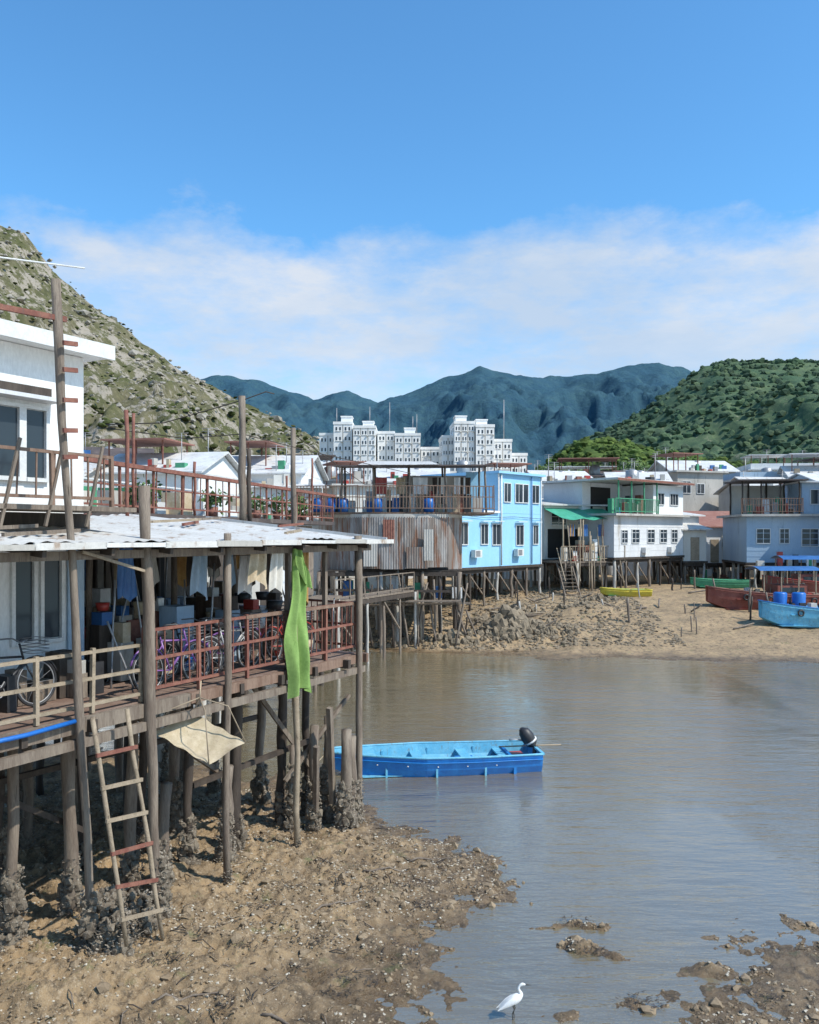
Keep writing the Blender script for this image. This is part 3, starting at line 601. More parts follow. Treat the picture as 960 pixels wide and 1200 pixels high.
def post(s,t,zt,r,mat=WOOD,sb=None,tb=None,cr=.17,ch=.75,k=5):
    sb=s if sb is None else sb;tb=t if tb is None else tb
    p=g.P(sb,tb,0);q=float(gz(p[0],p[1]))
    g.pole('posts',mat,(sb,tb,q-.3),(s,t,zt),r,k=k)
    if cr: g.crust((p[0],p[1],q-.08),cr,ch)
post(.70,-.1,9.35,.06,WOOD,sb=1.2,tb=-.25,cr=.24,ch=.8,k=10)
for s_,t_,r_,h_ in ((1.35,-.4,.36,.5),(1.9,-.35,.32,.6),(1.6,-.15,.28,.75)):
    p=g.P(s_,t_,0);g.crust((p[0],p[1],float(gz(p[0],p[1]))-.1),r_,h_,330)
post(2.2,-.14,6.7,.085,WOOD,sb=2.45,tb=-.2,cr=.17,ch=1.0,k=8)
post(4.0,-.16,6.0,.062,WOOD,cr=.07,ch=.3)
post(5.85,-.14,5.0,.06,WOODL,sb=5.95,cr=.06,ch=.25)
post(8.05,-.12,5.95,.07,WOOD,cr=.14,ch=1.0)
for s in np.arange(-2,8.3,1.25):
    for t in (.9,2.3,3.8,5.4):
        post(s+R(-.3,.3),t+R(-.2,.2),DZ-.2,R(.07,.11),random.choice((WOOD,DARKW,WOOD)),cr=R(.15,.23),ch=R(.6,1.2))
for s,t,r,h in ((6.7,.55,.13,1.4),(7.0,.25,.14,1.15),(7.5,.3,.15,1.3),(7.35,-.25,.19,1.05),(7.7,-.2,.17,1.1),(4.6,.4,.15,.9),(3.2,.5,.15,.9)):
    p=g.P(s,t,0);q=float(gz(p[0],p[1]));g.pole('posts',WOOD,(s,t,q-.3),(s+R(-.1,.1),t,h+R(.4,1.1)),r*.6);g.crust((p[0],p[1],q-.1),r*1.15,h,240)
for a,b_,w in (((6.6,-.1,1.9),(7.0,.2,.4),.09),((6.9,-.2,2.6),(7.3,0,.6),.1),((5.9,1,3.2),(7.4,.4,1.0),.08),((3,1,3.1),(5.8,1.2,1.2),.08),((-.5,1.2,3.1),(2.2,1.0,1.4),.08),((4.3,.9,1.6),(8,.8,1.7),.09),((1.2,2.2,2.2),(7.8,2.3,2.0),.09),((8.2,.2,2.6),(6.4,.5,1.2),.07)):
    g.beam('braces',random.choice((WOOD,DARKW)),a,b_,w)
railing(g,[(2.3,-.02),(8.2,-.02)],DZ,1.05,RUST,.17,.009,1.05,3)
railing(g,[(8.2,-.02),(8.25,1.9)],DZ,1.05,RUST,.15,.009,1.0,3)
railing(g,[(-2.2,-.02),(2.25,-.02)],DZ,.86,WOODL,9,.01,.75,3,balusters=False)
g.box('rail_board',WOOD2,4.6,8.25,-.06,.02,DZ+1.02,DZ+1.08)
zf,zb=5.86,6.36
def roofz(t): return zf+(zb-zf)*(t+.45)/5.05
def rf(a,b_):
    s=-3.2+a*11.85;t=-.45+5.05*b_;sag=.03*math.sin(s*1.3)+.02*math.sin(s*3.1+1);return g.P(s,t+(.03*math.sin(s*7.3) if b_<.01 else 0),roofz(t)+.012*math.sin(s*2*math.pi/.25)+sag)
g.grid('canopy_roof',TIN,rf,380,6,False)
g.grid('canopy_underside',DARKW,lambda a,b_:rf(a,b_)-np.array([0,0,.05]),60,4,False)
for i in range(11): 
    s=-3.2+i*1.1;mt=random.choice((TIN,TINL,TINL,CONC));g.beam('canopy_fascia',mt,(s,-.46,zf-.02+R(-.01,.01)),(s+1.12,-.46,zf-.03+R(-.01,.01)),.03,R(.06,.1))
g.beam('canopy_fascia',TINL,(8.66,-.45,zf-.0),(8.66,4.6,zb-.0),.03,.10)
for i in range(9): s=R(-1,8);t=R(0,3.5);g.beam('roof_battens',random.choice((WOOD,RUST,WOODL)),(s,t,roofz(t)+.07),(s+R(.5,1.6),t+R(-.3,.6),roofz(t)+.13),.05)
for s in np.arange(-3,8.7,1.1): g.beam('rafters',DARKW,(s,-.4,zf-.12),(s,4.55,zb-.12),.06,.1)
g.beam('canopy_beam',WOOD,(-3,-.12,zf-.16),(8.5,-.12,zf-.16),.09,.12);g.beam('canopy_beam',WOOD,(2.8,2.2,zf+.12),(8.5,2.2,zf+.12),.09,.12)
for s in (3.2,5.2,6.9,8.1):
    g.pole('canopy_posts',WOOD,(s,2.2,DZ),(s,2.2,zf+.1),.06);g.pole('canopy_posts',DARKW,(s,4.4,DZ),(s,4.4,zb-.1),.06)
for s in (5.9,7.1): g.beam('canopy_posts',WOOD,(s,0.05,DZ),(s,.05,zf-.1),.08)
g.box('house_walls',WHITE,-3.2,2.7,1.8,6.2,DZ+.003,5.9);g.box('upper_walls',WHITE,-3.2,2.72,1.78,6.2,6.32,8.86)
g.box('upper_floor_band',DARKW,-3.25,2.78,1.7,6.25,6.02,6.31)
g.box('upper_roof',WHITE,-3.4,3.0,1.45,6.5,8.87,9.05);g.box('roof_gutter',WHITEF,-3.4,3.02,1.38,1.44,8.84,9.07)
g.window(1.45,4.35,.32,1.25,1.8,.06,0);g.window(1.95,4.35,.32,1.25,1.8,.06,0);g.window(.2,4.4,.9,1.2,1.8,.06,1)
g.window(.5,6.85,1.0,1.05,1.78,.06,1);g.window(1.62,6.85,.35,1.05,1.78,.06,0)
g.box('window_hood',GREYW,-3,2.1,1.45,1.77,8.02,8.08);g.box('upper_dark_band',DARKW,-.5,2.05,1.7,1.77,8.08,8.25)  # dark band across the wall above the hood
g.box('blue_wall_panel',BLUE2,2.4,2.71,1.75,1.79,DZ+.01,5.85)
g.box('balcony_floor',WOOD,-3,2.75,.6,1.69,6.33,6.4);railing(g,[(-3,.65),(2.3,.65)],6.4,.75,WOOD2,.28,.01,1.0,2)
for k in range(3): g.beam('balcony_props',WOOD,(.4+k*.7,.62,6.1),(.7+k*.7,.62,7.3),.04)
g.corr('porch_back_wall',CONC,(2.75,4.6),(5.6,4.6),DZ,6.3,.25,.03);g.box('porch_back_wall_wood',WOOD,5.6,8.4,4.55,4.62,DZ,6.25)
g.box('porch_doorway_shade',DARK,3.6,4.4,4.5,4.53,DZ,5.5);g.box('porch_doorway_shade',DARK,6.2,7.2,4.49,4.54,DZ,5.5)  # doorways are flat dark panels, their inside shade is in the colour
for z in (7.0,7.35,7.75,8.15,8.5): g.beam('post_cleats',RUST,(.70,-.25,z),(.92,-.25,z+.02),.04,.06)
g.beam('cross_pole',RUST,(-3,.3,8.75),(.85,-.12,8.85),.05,.07);g.tube('bamboo_pole',WHITEF,(-3,.6,9.1),(1.0,-.3,9.55),.012)
g.beam('side_stay',WOODL,(1.0,-.25,5.75),(2.15,-.2,5.45),.03,.04)
def crate(s,t,z,w,d,h,mat): g.box('porch_goods',mat,s,s+w,t,t+d,z,z+h)
for i in range(90):
    s=R(2.9,8.0);t=R(1.3,4.2);w=R(.15,.45);h=R(.2,1.2);crate(s,t,DZ+.003+i*.0003,w,R(.2,.5),h,random.choice((DARKW,WOOD,CREAM,BLUE2,CONC,BLACK,RUST,WOOD2,TAN,WOOD,STEEL)))
    if random.random()<.5: crate(s+.05,t,DZ+.02+h,w*.6,.25,R(.1,.4),random.choice((DARKW,WOODL,BLUETARP,REDP,WHITE,TAN)))
for i in range(22):
    s=R(-1.5,2.5);crate(s,R(.8,1.4),DZ+.004+i*.0003,R(.1,.35),.3,R(.2,.8),random.choice((TAN,DARKW,WOOD,CONC,DARKW,BLACK)))
for i in range(26):
    s=R(2.6,7.9);t=R(.3,4);g.pole('leaning_poles',random.choice((WOOD,STEEL,DARKW,DARKW)),(s,t,DZ),(s+R(-.8,.8),t+.2,R(4.6,5.7)),.018)
for i in range(30):
    s=R(2.9,8);t=R(.6,3.5);z=DZ+R(.02,1.2);r_=R(.08,.2);g.path('basins_and_buckets',random.choice((STEEL,BARREL,REDP,WHITE,BLACK,TAN)),[g.P(s,t,z),g.P(s,t,z+r_*1.1)],[r_*.75,r_],12,True)
for s,t in ((4.6,1.3),(6.3,1.4)):
    g.box('table_top',WOODL,s,s+1.0,t,t+.6,DZ+.70,DZ+.74)
    for a in (.05,.9):
        for b_ in (.05,.5): g.beam('table_legs',DARKW,(s+a,t+b_,DZ),(s+a,t+b_,DZ+.7),.04)
for i in range(16):
    s=3.0+i*.33+R(-.1,.1);w=R(.2,.4);L_=R(.4,.9);mt=random.choice((DARKW,TAN,BLUE2,CREAM,CONC,BLUETARP,ORANGE,DARKW))
    t0=R(1.2,2.8);g.grid('hung_clothes',mt,lambda a,b_,s=s,w=w,L_=L_,t0=t0:g.P(s+w*(a-.5)*(1+.2*b_),t0+.04*math.sin(a*14+b_*3),5.75-L_*b_+.06*math.sin(a*7)*b_),8,6)
g.finish()

# ladder
g=G('wooden_ladder',(-5.1,10.7),(.488,.873))
A0=(1.0,-.45,DZ+.05);A1=(1.62,-.42,DZ+.05)
p=g.P(1.6,-1.05,0);q=float(gz(p[0],p[1]))
B0=(1.22,-.85,q+.25);B1=(1.9,-.82,q+.05)
for a,b_ in ((A0,B0),(A1,B1)): g.pole('rails',WOODL,a,b_,.033)
for k in range(1,7):
    f=k/7+.02;a=[A0[i]+(B0[i]-A0[i])*f for i in range(3)];b_=[A1[i]+(B1[i]-A1[i])*f for i in range(3)]
    g.beam('rung_%d'%k,random.choice((WOODL,WOODL,RUST)),(a[0]-.05,a[1]-.03,a[2]),(b_[0]+.05,b_[1]-.03,b_[2]+R(-.04,.04)),.035,.05)
g.finish()
# green towel
g=G('hanging_towel',(-5.1,10.7),(.488,.873))
def tw(a,b_):
    w=.18+.36*min(1,b_*1.6)-.10*max(0,b_-.8)*2;z=5.72-2.74*b_
    return g.P(5.80+w*1.25*(a-.5)+.10*b_+.03*math.sin(b_*9),-.26+.075*math.sin(a*13+b_*2.5)*(.35+b_)+.02*math.sin(a*23-b_*5)+.025*math.sin(b_*13+a*3),z+.16*math.sin(a*3)*b_**3)
g.grid('cloth',TOWEL,tw,44,50);g.path('cord',DARKW,[(5.82,-.24,5.74),(5.82,-.2,5.9)],.008)
g.grid('cloth_fold',TOWEL,lambda a,b_:g.P(5.76+.26*(a-.5)+.25*b_,-.33+.05*math.sin(a*9+b_*4),5.62-.55*b_-.12*a),12,12);g.finish()
for nm,s,w,z0,z1,mt,t in (('hanging_cloth',4.95,.42,5.7,5.1,TAN,-.05),('hanging_cloth',5.4,.3,5.68,4.95,CREAM,-.1),('hanging_cloth',6.35,.22,5.7,4.7,ORANGE,.0),('hanging_cloth',5.15,.3,5.6,4.9,WHITE,.4),('hanging_cloth',4.5,.35,5.6,4.9,BLUE2,.9)):
    g=G(nm,(-5.1,10.7),(.488,.873))
    g.grid('cloth',mt,lambda a,b_:g.P(s+w*(a-.5)*(1+.25*b_),t+.05*math.sin(a*13+b_*2),z0+(z1-z0)*b_+.1*math.sin(a*5)*b_),14,14)
    g.tube('clothes_line',DARKW,(s-.4,t,z0),(s+.4,t,z0+.01),.006);g.finish()
# lift net
g=G('fishing_net',(-3.25,13.3),(.85,.2))
C=[(-.72,-.15,2.98),(.68,-.05,2.72),(.12,-.5,2.52),(-.1,.45,3.1)]
def net(a,b_):
    p=[np.array(c) for c in C];q=(p[0]*(1-a)+p[2]*a)*(1-b_)+(p[3]*(1-a)+p[1]*a)*b_
    q=q-np.array([0,0,.16*math.sin(math.pi*a)*math.sin(math.pi*b_)+.015*math.sin(a*19+b_*7)]);return g.P(*q)
g.grid('netting',NETM,net,18,18)
ap=(-.02,-.05,3.45)
for c in C: g.path('hoop_cane',WOODL,[c,((c[0]+ap[0])/2*1.25,(c[1]+ap[1])/2*1.25,3.3),ap],.01)
g.path('rope',TAN,[ap,(.0,.0,3.7)],.01);g.finish()

# bicycles
def bike(s0,t0,lean,fm,sgn=1,yaw=0.0):
    g=G('bicycle',(-5.1,10.7),(.488,.873))
    def Q(a,z,w=0): return (s0+sgn*a*math.cos(yaw)+w,t0+lean*z+a*math.sin(yaw),DZ+.01+z)
    for c in (0,1.05):
        g.path('tyre',BLACK,[Q(c+.33*math.cos(t),.345+.33*math.sin(t)) for t in np.linspace(0,2*math.pi,29)[:-1]],.02,6,closed=True)
        g.path('rim',STEEL,[Q(c+.30*math.cos(t),.345+.30*math.sin(t)) for t in np.linspace(0,2*math.pi,29)[:-1]],.01,5,closed=True)
        for t in np.linspace(0,2*math.pi,13)[:-1]: g.tube('spokes',STEEL,Q(c,.345),Q(c+.3*math.cos(t),.345+.3*math.sin(t)),.003,n=4)
        g.path('mudguard',fm,[Q(c+.37*math.cos(t),.345+.37*math.sin(t)) for t in np.linspace(.3,2.8,12)],.016,5)
    bb=(.45,.30);seat=(.30,.78);head=(.83,.80);hb=(.87,.66)
    for a,b_,r in ((bb,seat,.018),(bb,hb,.022),(seat,(.83,.74),.016),((0,.345),bb,.012),((0,.345),(.31,.70),.011),((1.05,.345),hb,.015),(hb,(.80,.93),.016),(seat,(.28,.86),.013)):
        g.tube('frame',fm,Q(*a),Q(*b_),r)
    g.path('saddle',BLACK,[Q(.14,.90),Q(.22,.91),Q(.30,.90),Q(.42,.88)],[.04,.075,.05,.02],8)
    p=Q(.80,.95);g.path('handlebar',STEEL,[(p[0]-sgn*.16,p[1]-.28,p[2]+.03),(p[0],p[1]-.16,p[2]+.04),(p[0],p[1],p[2]),(p[0],p[1]+.16,p[2]+.04),(p[0]-sgn*.16,p[1]+.28,p[2]+.03)],.012)
    g.path('chainwheel',STEEL,[Q(bb[0]+.09*math.cos(t),bb[1]+.09*math.sin(t)) for t in np.linspace(0,6.28,13)[:-1]],.008,5,closed=True)
    g.tube('crank',STEEL,Q(bb[0]-.1,bb[1]-.13),Q(bb[0]+.1,bb[1]+.13),.01)
    b0=Q(.92,.78)
    for k in range(5): g.path('basket',STEEL,[(b0[0]+sgn*x,b0[1]+y,b0[2]+.05*k) for x,y in ((0,-.14),(.26,-.14),(.26,.14),(0,.14))],.006,4,closed=True)
    g.finish()
bike(2.75,.32,.08,PURPLE);bike(4.25,.45,.05,STEEL);bike(4.75,.75,-.04,PURPLE,yaw=.1);bike(3.6,.85,.05,BLACK,yaw=-.1);bike(6.0,.5,.03,REDP);bike(6.6,.9,.05,BLACK,yaw=.15);bike(.2,1.0,.05,BLACK)

# terrace structure behind
g=G('terrace_stilt_house',(-7.3,19),(3.9,19))
g.box('walls',WOOD,0,17,.2,5,3.4,6.3);g.box('terrace_floor',DARKROOF,-.4,18.5,-.3,5.4,6.35,6.5)
for i in range(17):
    s=i*1.0;mt=random.choice((DARKW,CONC,GREYW,WOOD,RUSTTIN,WOOD2));g.corr('wall_sheets',mt,(s,.12),(s+.96,.12),3.45,5.6+R(0,.6),.2,.02)
for s in (2,5.2,8.6,12): g.box('opening_shade_panel',DARK,s,s+.9,.0,.08,3.5,5.4)  # openings are dark boxes on the wall, interior shade given as colour
g.box('walkway',WOOD,-.3,17.3,-1.0,.1,3.28,3.4);stilts(g,0,17,-.9,4.8,3.3,1.6,1.8,.09)
railing(g,[(-.4,-.25),(18.5,-.25)],6.5,1.1,RUST,.5,.012,1.5,3)
g.beam('top_rail',RUST,(-.6,-.3,7.62),(18.6,-.3,7.62),.09,.1)
railing(g,[(-.4,-.25),(-.4,5)],6.5,1.1,RUST,.5,.012,1.2,3);railing(g,[(0,2.4),(18,2.4)],6.5,1.0,WHITEF,.3,.01,1.5,2)
for s,h in ((1.7,8.9),(5.0,8.0),(9,8.6),(12.5,8.1),(15.5,9)): g.pole('terrace_posts',RUST,(s,-.3,6.5),(s,-.3,h),.04)
for i in range(60):
    s=R(0,18);w=R(.2,.9);g.box('terrace_goods',random.choice((CREAM,TIN,WOOD2,RUST,DARKW,TAN,TINL,GREENP,CONC,WHITE)),s,s+w,R(.6,1),R(1.2,2.2),6.51+i*.0003,6.52+R(.15,.7))
for i in range(8):
    s=R(2,17);g.path('plant_pot',REDROOF,[g.P(s,.3,6.51),g.P(s,.3,6.8)],[.12,.17],10,True)
    V=[];F=[]
    for k in range(120):
        d=rng.normal(size=3)*.17;p=g.P(s,.3,7.05)+d;a=rng.normal(size=3)*.05;b_=rng.normal(size=3)*.04;qn=len(V);V+=[p-a,p+b_,p+a,p-b_];F.append((qn,qn+1,qn+2,qn+3))
    g.add('pot_plants',LEAFN,V,F)
g.finish()
g=G('utility_post',(-3.95,20.2));g.pole('post',WOOD,(0,0,6.2),(-.02,0,9.25),.085);g.pole('post',DARKW,(.16,.05,6.2),(.13,.05,8.0),.05)
g.path('wire',DARKW,[(-3.6,1,8.7),(-2,.5,8.68),(0,0,9.15),(.55,0,9.35),(.75,0,9.3)],.014,5)
g.path('wire',DARKW,[(-3.6,1,8.62),(-1.5,.5,8.3),(0,0,8.35),(1.5,2,8.1),(4,14,8.4)],.012,5);g.finish()
g=G('utility_post',(-3.15,23.5));g.pole('post',WOOD,(0,0,3.0),(-.05,0,8.9),.075);g.path('wire',DARKW,[(0,0,8.7),(1.5,8,7.8),(3.2,20,8.6)],.012,5);g.finish()
g=G('utility_post',(-5.95,18.0));g.pole('post',RUST,(0,0,6.2),(-.03,0,8.6),.045);g.finish()

# ------------------------------------------------------------ boats
def hull(g,L,B,zk,zg,sheer,outm,inm,rimm,bow=.12,n=22,x0=0,flip=False,floor=.14):
    secs=[]
    for i in range(n+1):
        t=i/n;tt=t
        b_=B/2*(bow+(1-bow)*min(1,(tt/.45))**.62)*(1-.10*max(0,tt-.7)/.3)
        zz=zg+sheer*(1-tt)**2.4+.02*tt;kk=zk+(.55*(zg-zk))*max(0,(1-tt/.28))**2
        secs.append((x0+L*t,b_,zz,kk))
    def ring(u,b_,zz,kk,th):
        b2=max(b_-th,.02);k2=kk+(th*1.2 if th else 0)
        return [(u,-b2,zz),(u,-b2*.93,(zz+k2)*.5),(u,-b2*.78,k2+.06),(u,0,k2),(u,b2*.78,k2+.06),(u,b2*.93,(zz+k2)*.5),(u,b2,zz)]
    for th,mt,part in ((0,outm,'hull'),(.045,inm,'hull_inside')):
        V=[];F=[]
        for s in secs: V+=[g.P(*p) for p in ring(*s,th)]
        for i in range(n):
            for k in range(6): F.append((i*7+k,i*7+k+1,(i+1)*7+k+1,(i+1)*7+k))
        F+=[tuple(range(7)),tuple(n*7+k for k in range(7))]
        g.add(part,mt,V,F)
    for sg in (-1,1):
        g.path('gunwale',rimm,[(u,sg*(b_-.01),zz+.01) for u,b_,zz,kk in secs],.028,6)
        g.path('rubbing_strake',outm,[(u,sg*(b_+.005),zz-.11) for u,b_,zz,kk in secs],.018,5)
    for s in (secs[0],secs[-1]): g.beam('end_cap',rimm,(s[0],-s[1],s[2]+.012),(s[0],s[1],s[2]+.012),.08,.05)
    u0=x0+L*.12;g.box('floor_boards',inm,u0,x0+L*.98,-B*.36,B*.36,zk+floor,zk+floor+.02)
    return secs
g=G('blue_skiff',(-2.1,21.3),(5.2,.75))
secs=hull(g,5.4,1.6,-.12,.44,.14,BOATB,BOATL,BOATL)
def bat(t): 
    i=int(t*22);return secs[i]
g.add('foredeck',BOATL,[g.P(secs[0][0]+.02,-secs[0][1],secs[0][2]-.01),g.P(secs[0][0]+.02,secs[0][1],secs[0][2]-.01)]+[g.P(secs[5][0],s*secs[5][1]*.96,secs[5][2]-.02) for s in (1,-1)],[(0,1,2,3)])
for t in (.42,.66,.84):
    s=bat(t);g.box('thwart',BOATL,s[0],s[0]+.26,-s[1]*.94,s[1]*.94,.27,.31)
g.box('engine_well',BOATB,4.65,4.72,-.7,.7,-.0,.36)
for t in (.3,.5,.75):
    s=bat(t)
    for sg in(-1,1): g.beam('ribs',BOATL,(s[0],sg*s[1]*.9,.0),(s[0],sg*(s[1]-.07),.38),.05,.05)
g.box('storage_box',BOATB,3.3,3.75,-.35,.1,.06,.30);g.path('rope_coil',TAN,[(1.9+.15*math.cos(t),.1+.15*math.sin(t),.08+.005*t) for t in np.linspace(0,15,50)],.015,5)
g.box('motor_bracket',BLACK,5.37,5.51,-.12,.12,.05,.45)
g.path('outboard_cowl',BLACK,[(5.32,0,.50),(5.30,0,.58),(5.20,0,.74),(5.10,0,.88),(5.02,0,.95)],[.10,.16,.18,.15,.06],14)
g.path('outboard_stripe',WHITEF,[(5.29,0,.62),(5.265,0,.66)],[.176,.18],14)
g.path('outboard_leg',BLACK,[(5.40,0,.5),(5.50,0,.1),(5.58,0,-.3)],[.07,.055,.05],8)
g.path('tiller',STEEL,[(5.2,0,.64),(4.85,-.05,.70),(4.7,-.06,.70)],[.02,.02,.028],7)
g.tube('boat_pole',WOODL,(4.5,.25,.45),(6.05,-.15,.55),.018);g.box('red_tank',REDP,4.85,5.15,.2,.5,.04,.26)
for k in range(5): 
    s=secs[5+3*k];g.path('hull_scupper',WHITEF,[(s[0],-s[1]-.0,s[2]-.2),(s[0]+.03,-s[1]-.015,s[2]-.2)],.014,6)
g.path('mooring_line',TAN,[(0,0,.5),(-.4,-.6,.25),(-.9,-1.3,.6)],.008,5);g.finish()
def sampan(name,org,u,L,B,z,om,im,rm_,roofm,cabin=(.35,.75),h=1.6):
    g=G(name,org,u);secs=hull(g,L,B,z,z+.95,.5,om,im,rm_,bow=.2)
    a,c=cabin[0]*L,cabin[1]*L
    g.box('deck',im,L*.2,L*.97,-B*.4,B*.4,z+.72,z+.75)
    if roofm:
        for s in np.linspace(a,c,4):
            for w in(-B*.4,B*.4): g.beam('canopy_posts',WOODL,(s,w,z+.75),(s,w,z+.8+h),.06)
        g.grid('canopy',roofm,lambda p,q:g.P(a-.3+(c-a+.6)*p,-B*.48+B*.96*q,z+.8+h+.22*math.sin(math.pi*q)),10,10)
        g.box('cabin',om,a+.9,c-.4,-B*.32,B*.32,z+.76,z+1.55);g.box('cabin_window',GLASS,a+1.1,c-.6,-B*.33,-B*.32,z+1.1,z+1.4)
    for k in range(4):
        s=secs[6+4*k];cx,cy,cz=s[0],-s[1]-.07,s[2]-.34
        g.path('tyre_fender',BLACK,[(cx+.15*math.cos(t),cy,cz+.15*math.sin(t)) for t in np.linspace(0,6.28,15)[:-1]],.05,7,closed=True)
    for i in range(26):
        s=R(L*.2,L*.9);t=R(-B*.35,B*.2);q=R(.15,.45);g.box('deck_gear',random.choice((WOODL,CREAM,BLUETARP,REDP,WHITE,BLACK,TAN,DARKW)),s,s+q,t,t+q,z+.755+i*.0004,z+.85+R(.05,.5))
    for i in range(5): s=R(L*.2,L*.8);g.pole('deck_poles',WOODL,(s,R(-.5,.5),z+.8),(s+R(-1,1),R(-.5,.5),z+R(1.4,2.4)),.025)
    g.tube('bow_post',WOOD,(L*.08,0,z+.9),(L*.05,0,z+1.9),.05)
    return g
def zg_(x,y): return float(gz(x,y))
g=sampan('red_sampan',(17.6,50.5),(1,.05),7.2,2.3,zg_(20,50.5)-.15,BOATR,BOATR,REDROOF,BLUETARP,(.42,.85));g.finish()
g=sampan('red_sampan',(22.6,54.5),(1,-.05),7.5,2.4,zg_(25,54.5)-.1,BOATR,BOATR,REDP,BLUETARP,(.15,.8),1.7);g.finish()
g=sampan('blue_workboat',(19.0,46.2),(1,.12),6.5,2.2,zg_(22,46.5)-.15,BOATL,BOATL,BOATB,None)
zz=zg_(22,46.5)+.62
for u,v in ((1.25,.2),(2.15,-.1)): g.path('plastic_drum',BARREL,[g.P(u,v,zz),g.P(u,v,zz+.1),g.P(u,v,zz+.5),g.P(u,v,zz+.55),g.P(u,v,zz+1.05),g.P(u,v,zz+1.12)],[.33,.36,.36,.34,.36,.3],16,True)
g.finish()
g=G('yellow_skiff',(12.2,54.5),(1,.1));zk=zg_(13.5,54.5);hull(g,3.2,1.3,zk-.05,zk+.4,.15,YEL,GREENP,YEL);g.finish()
g=G('green_skiff',(19.6,59.5),(1,.1));zk=zg_(21,59.5);hull(g,4,1.4,zk-.05,zk+.5,.2,GREENP,GREENP,GREENP);g.finish()
g=G('wooden_skiff',(4.6,48.5),(1,.4));zk=zg_(6,48.8);hull(g,3.2,1.2,zk-.05,zk+.35,.12,WOOD,WOOD,WOODL);g.finish()

# ------------------------------------------------------------ far shore bits
g=G('mooring_stake')
for i in range(60):
    x=R(-2,20);y=R(44.2,60);q=zg_(x,y)
    if i<34: g.pole('stakes',random.choice((WOOD,DARKW,CONC)),(x,y,q-.3),(x+R(-.15,.15),y,q+R(.3,1.4)),R(.03,.08))
    else: g.pole('stakes',WOOD,(x,y,q+.06),(x+R(-1.5,1.5),y+R(-1,1),q+R(.1,.6)),.05)
g.finish()
def lumps(name,specs,mat,jit=.3):
    V=[];F=[];n=0
    for x,y,sx,sy,sz in specs:
        q=zg_(x,y);d=1+rng.uniform(-jit,jit,(len(IV),1));v=IV*d*np.array([sx,sy,sz])+np.array([x,y,q+sz*.2]);V.append(v);F.append(IF+n);n+=len(v)
    return single(name,np.concatenate(V),np.concatenate(F),mat,False)
sp=[]
for cx,cy,k,s in ((5.3,45.2,220,.45),(2.3,44.2,140,.26),(7.3,45.2,90,.25),(-.5,44.6,60,.25),(9.5,50,60,.25),(6,50,70,.3),(12,53,50,.22),(4,47.5,90,.3),(8.6,43.6,50,.15)):
    for i in range(k):
        a=rng.normal(0,1,2);w=s*R(.2,1)*math.exp(-.3*(a[0]**2+a[1]**2));sp.append((cx+a[0]*1.1,cy+a[1]*.6,w,w*.8,w*R(.6,1.7)))
lumps('rock_outcrop',sp,ROCKM)

# ------------------------------------------------------------ mud litter
def scatter(n,x0,x1,y0,y1,cond,dens=.47):
    X=rng.uniform(x0,x1,n);Y=rng.uniform(y0,y1,n);Z=gz(X,Y)
    D=fbm(X*1.1,Y*1.1,4,61)
    k=(Z>cond)&(D+rng.uniform(-.15,.15,n)>dens);return np.stack([X[k],Y[k],Z[k]],1)
P=scatter(30000,-9,6.3,8.5,20,.0,.47);clumps('mud_clods',P,rng.uniform(.008,.03,len(P))*(1+2.2*(rng.random(len(P))<.06)),STONE,.75,(JV,JF),.4)
P=scatter(22000,-9,6.3,8.5,20,.03,.47);clumps('oyster_shells',P,rng.uniform(.006,.028,len(P)),SHELL,.45,(JV,JF),.45)
P=scatter(12000,-3,14,43,60,.1);clumps('shore_rubble',P,rng.uniform(.03,.12,len(P)),ROCKM,.7,(JV,JF),.35)
V=[];F=[]
for c in range(80):
    x=R(-5,1.5);y=R(9,17.5)
    if c>60: x=R(1.8,5);y=R(10.5,13.2)
    z=zg_(x,y)
    if z<.0: continue
    for k in range(40):
        a=R(0,6.28);l=R(.03,.09);px=x+rng.normal()*.14;py=y+rng.normal()*.09;pz=z+R(0,.05)
        d=np.array([math.cos(a),math.sin(a),R(-.1,.4)])*l;w=np.array([-math.sin(a),math.cos(a),.2])*.008;p=np.array([px,py,pz]);q=len(V)
        V+=[p-w,p+w,p+d+w*.3,p+d-w*.3];F.append((q,q+1,q+2,q+3))
single('seaweed_litter',V,F,DARKW,False)
g=G('driftwood_sticks')
for i in range(240):
    x=R(-6,2);y=R(9,18);q=zg_(x,y)
    if q<.02: continue
    a=R(0,3.14);l=R(.06,.35);b2=(x+l*math.cos(a),y+l*math.sin(a));g.path('sticks',random.choice((WOOD,DARKW,STONE)),[(x,y,q+.01),((x+b2[0])/2+R(-.03,.03),(y+b2[1])/2,max(q,zg_(*b2))+.02),(b2[0],b2[1],zg_(*b2)+.012)],[.009,.009,.005],5,True)
for x,y,l,a in ((-3.2,10.6,1.0,.3),(-1.8,10.4,.8,-.4),(-.8,14.8,.9,.1),(0,15.4,.8,.2),(-1.5,13.2,.9,.5),(3.6,11.9,.5,.9)):
    n=6;pts=[(x+l*k/n*math.cos(a),y+l*k/n*math.sin(a)+R(-.04,.04)) for k in range(n+1)]
    g.path('branches',WOOD,[(p[0],p[1],zg_(*p)+.015) for p in pts],[.02,.018,.02,.014,.012,.01,.006],7,True)
g.finish()

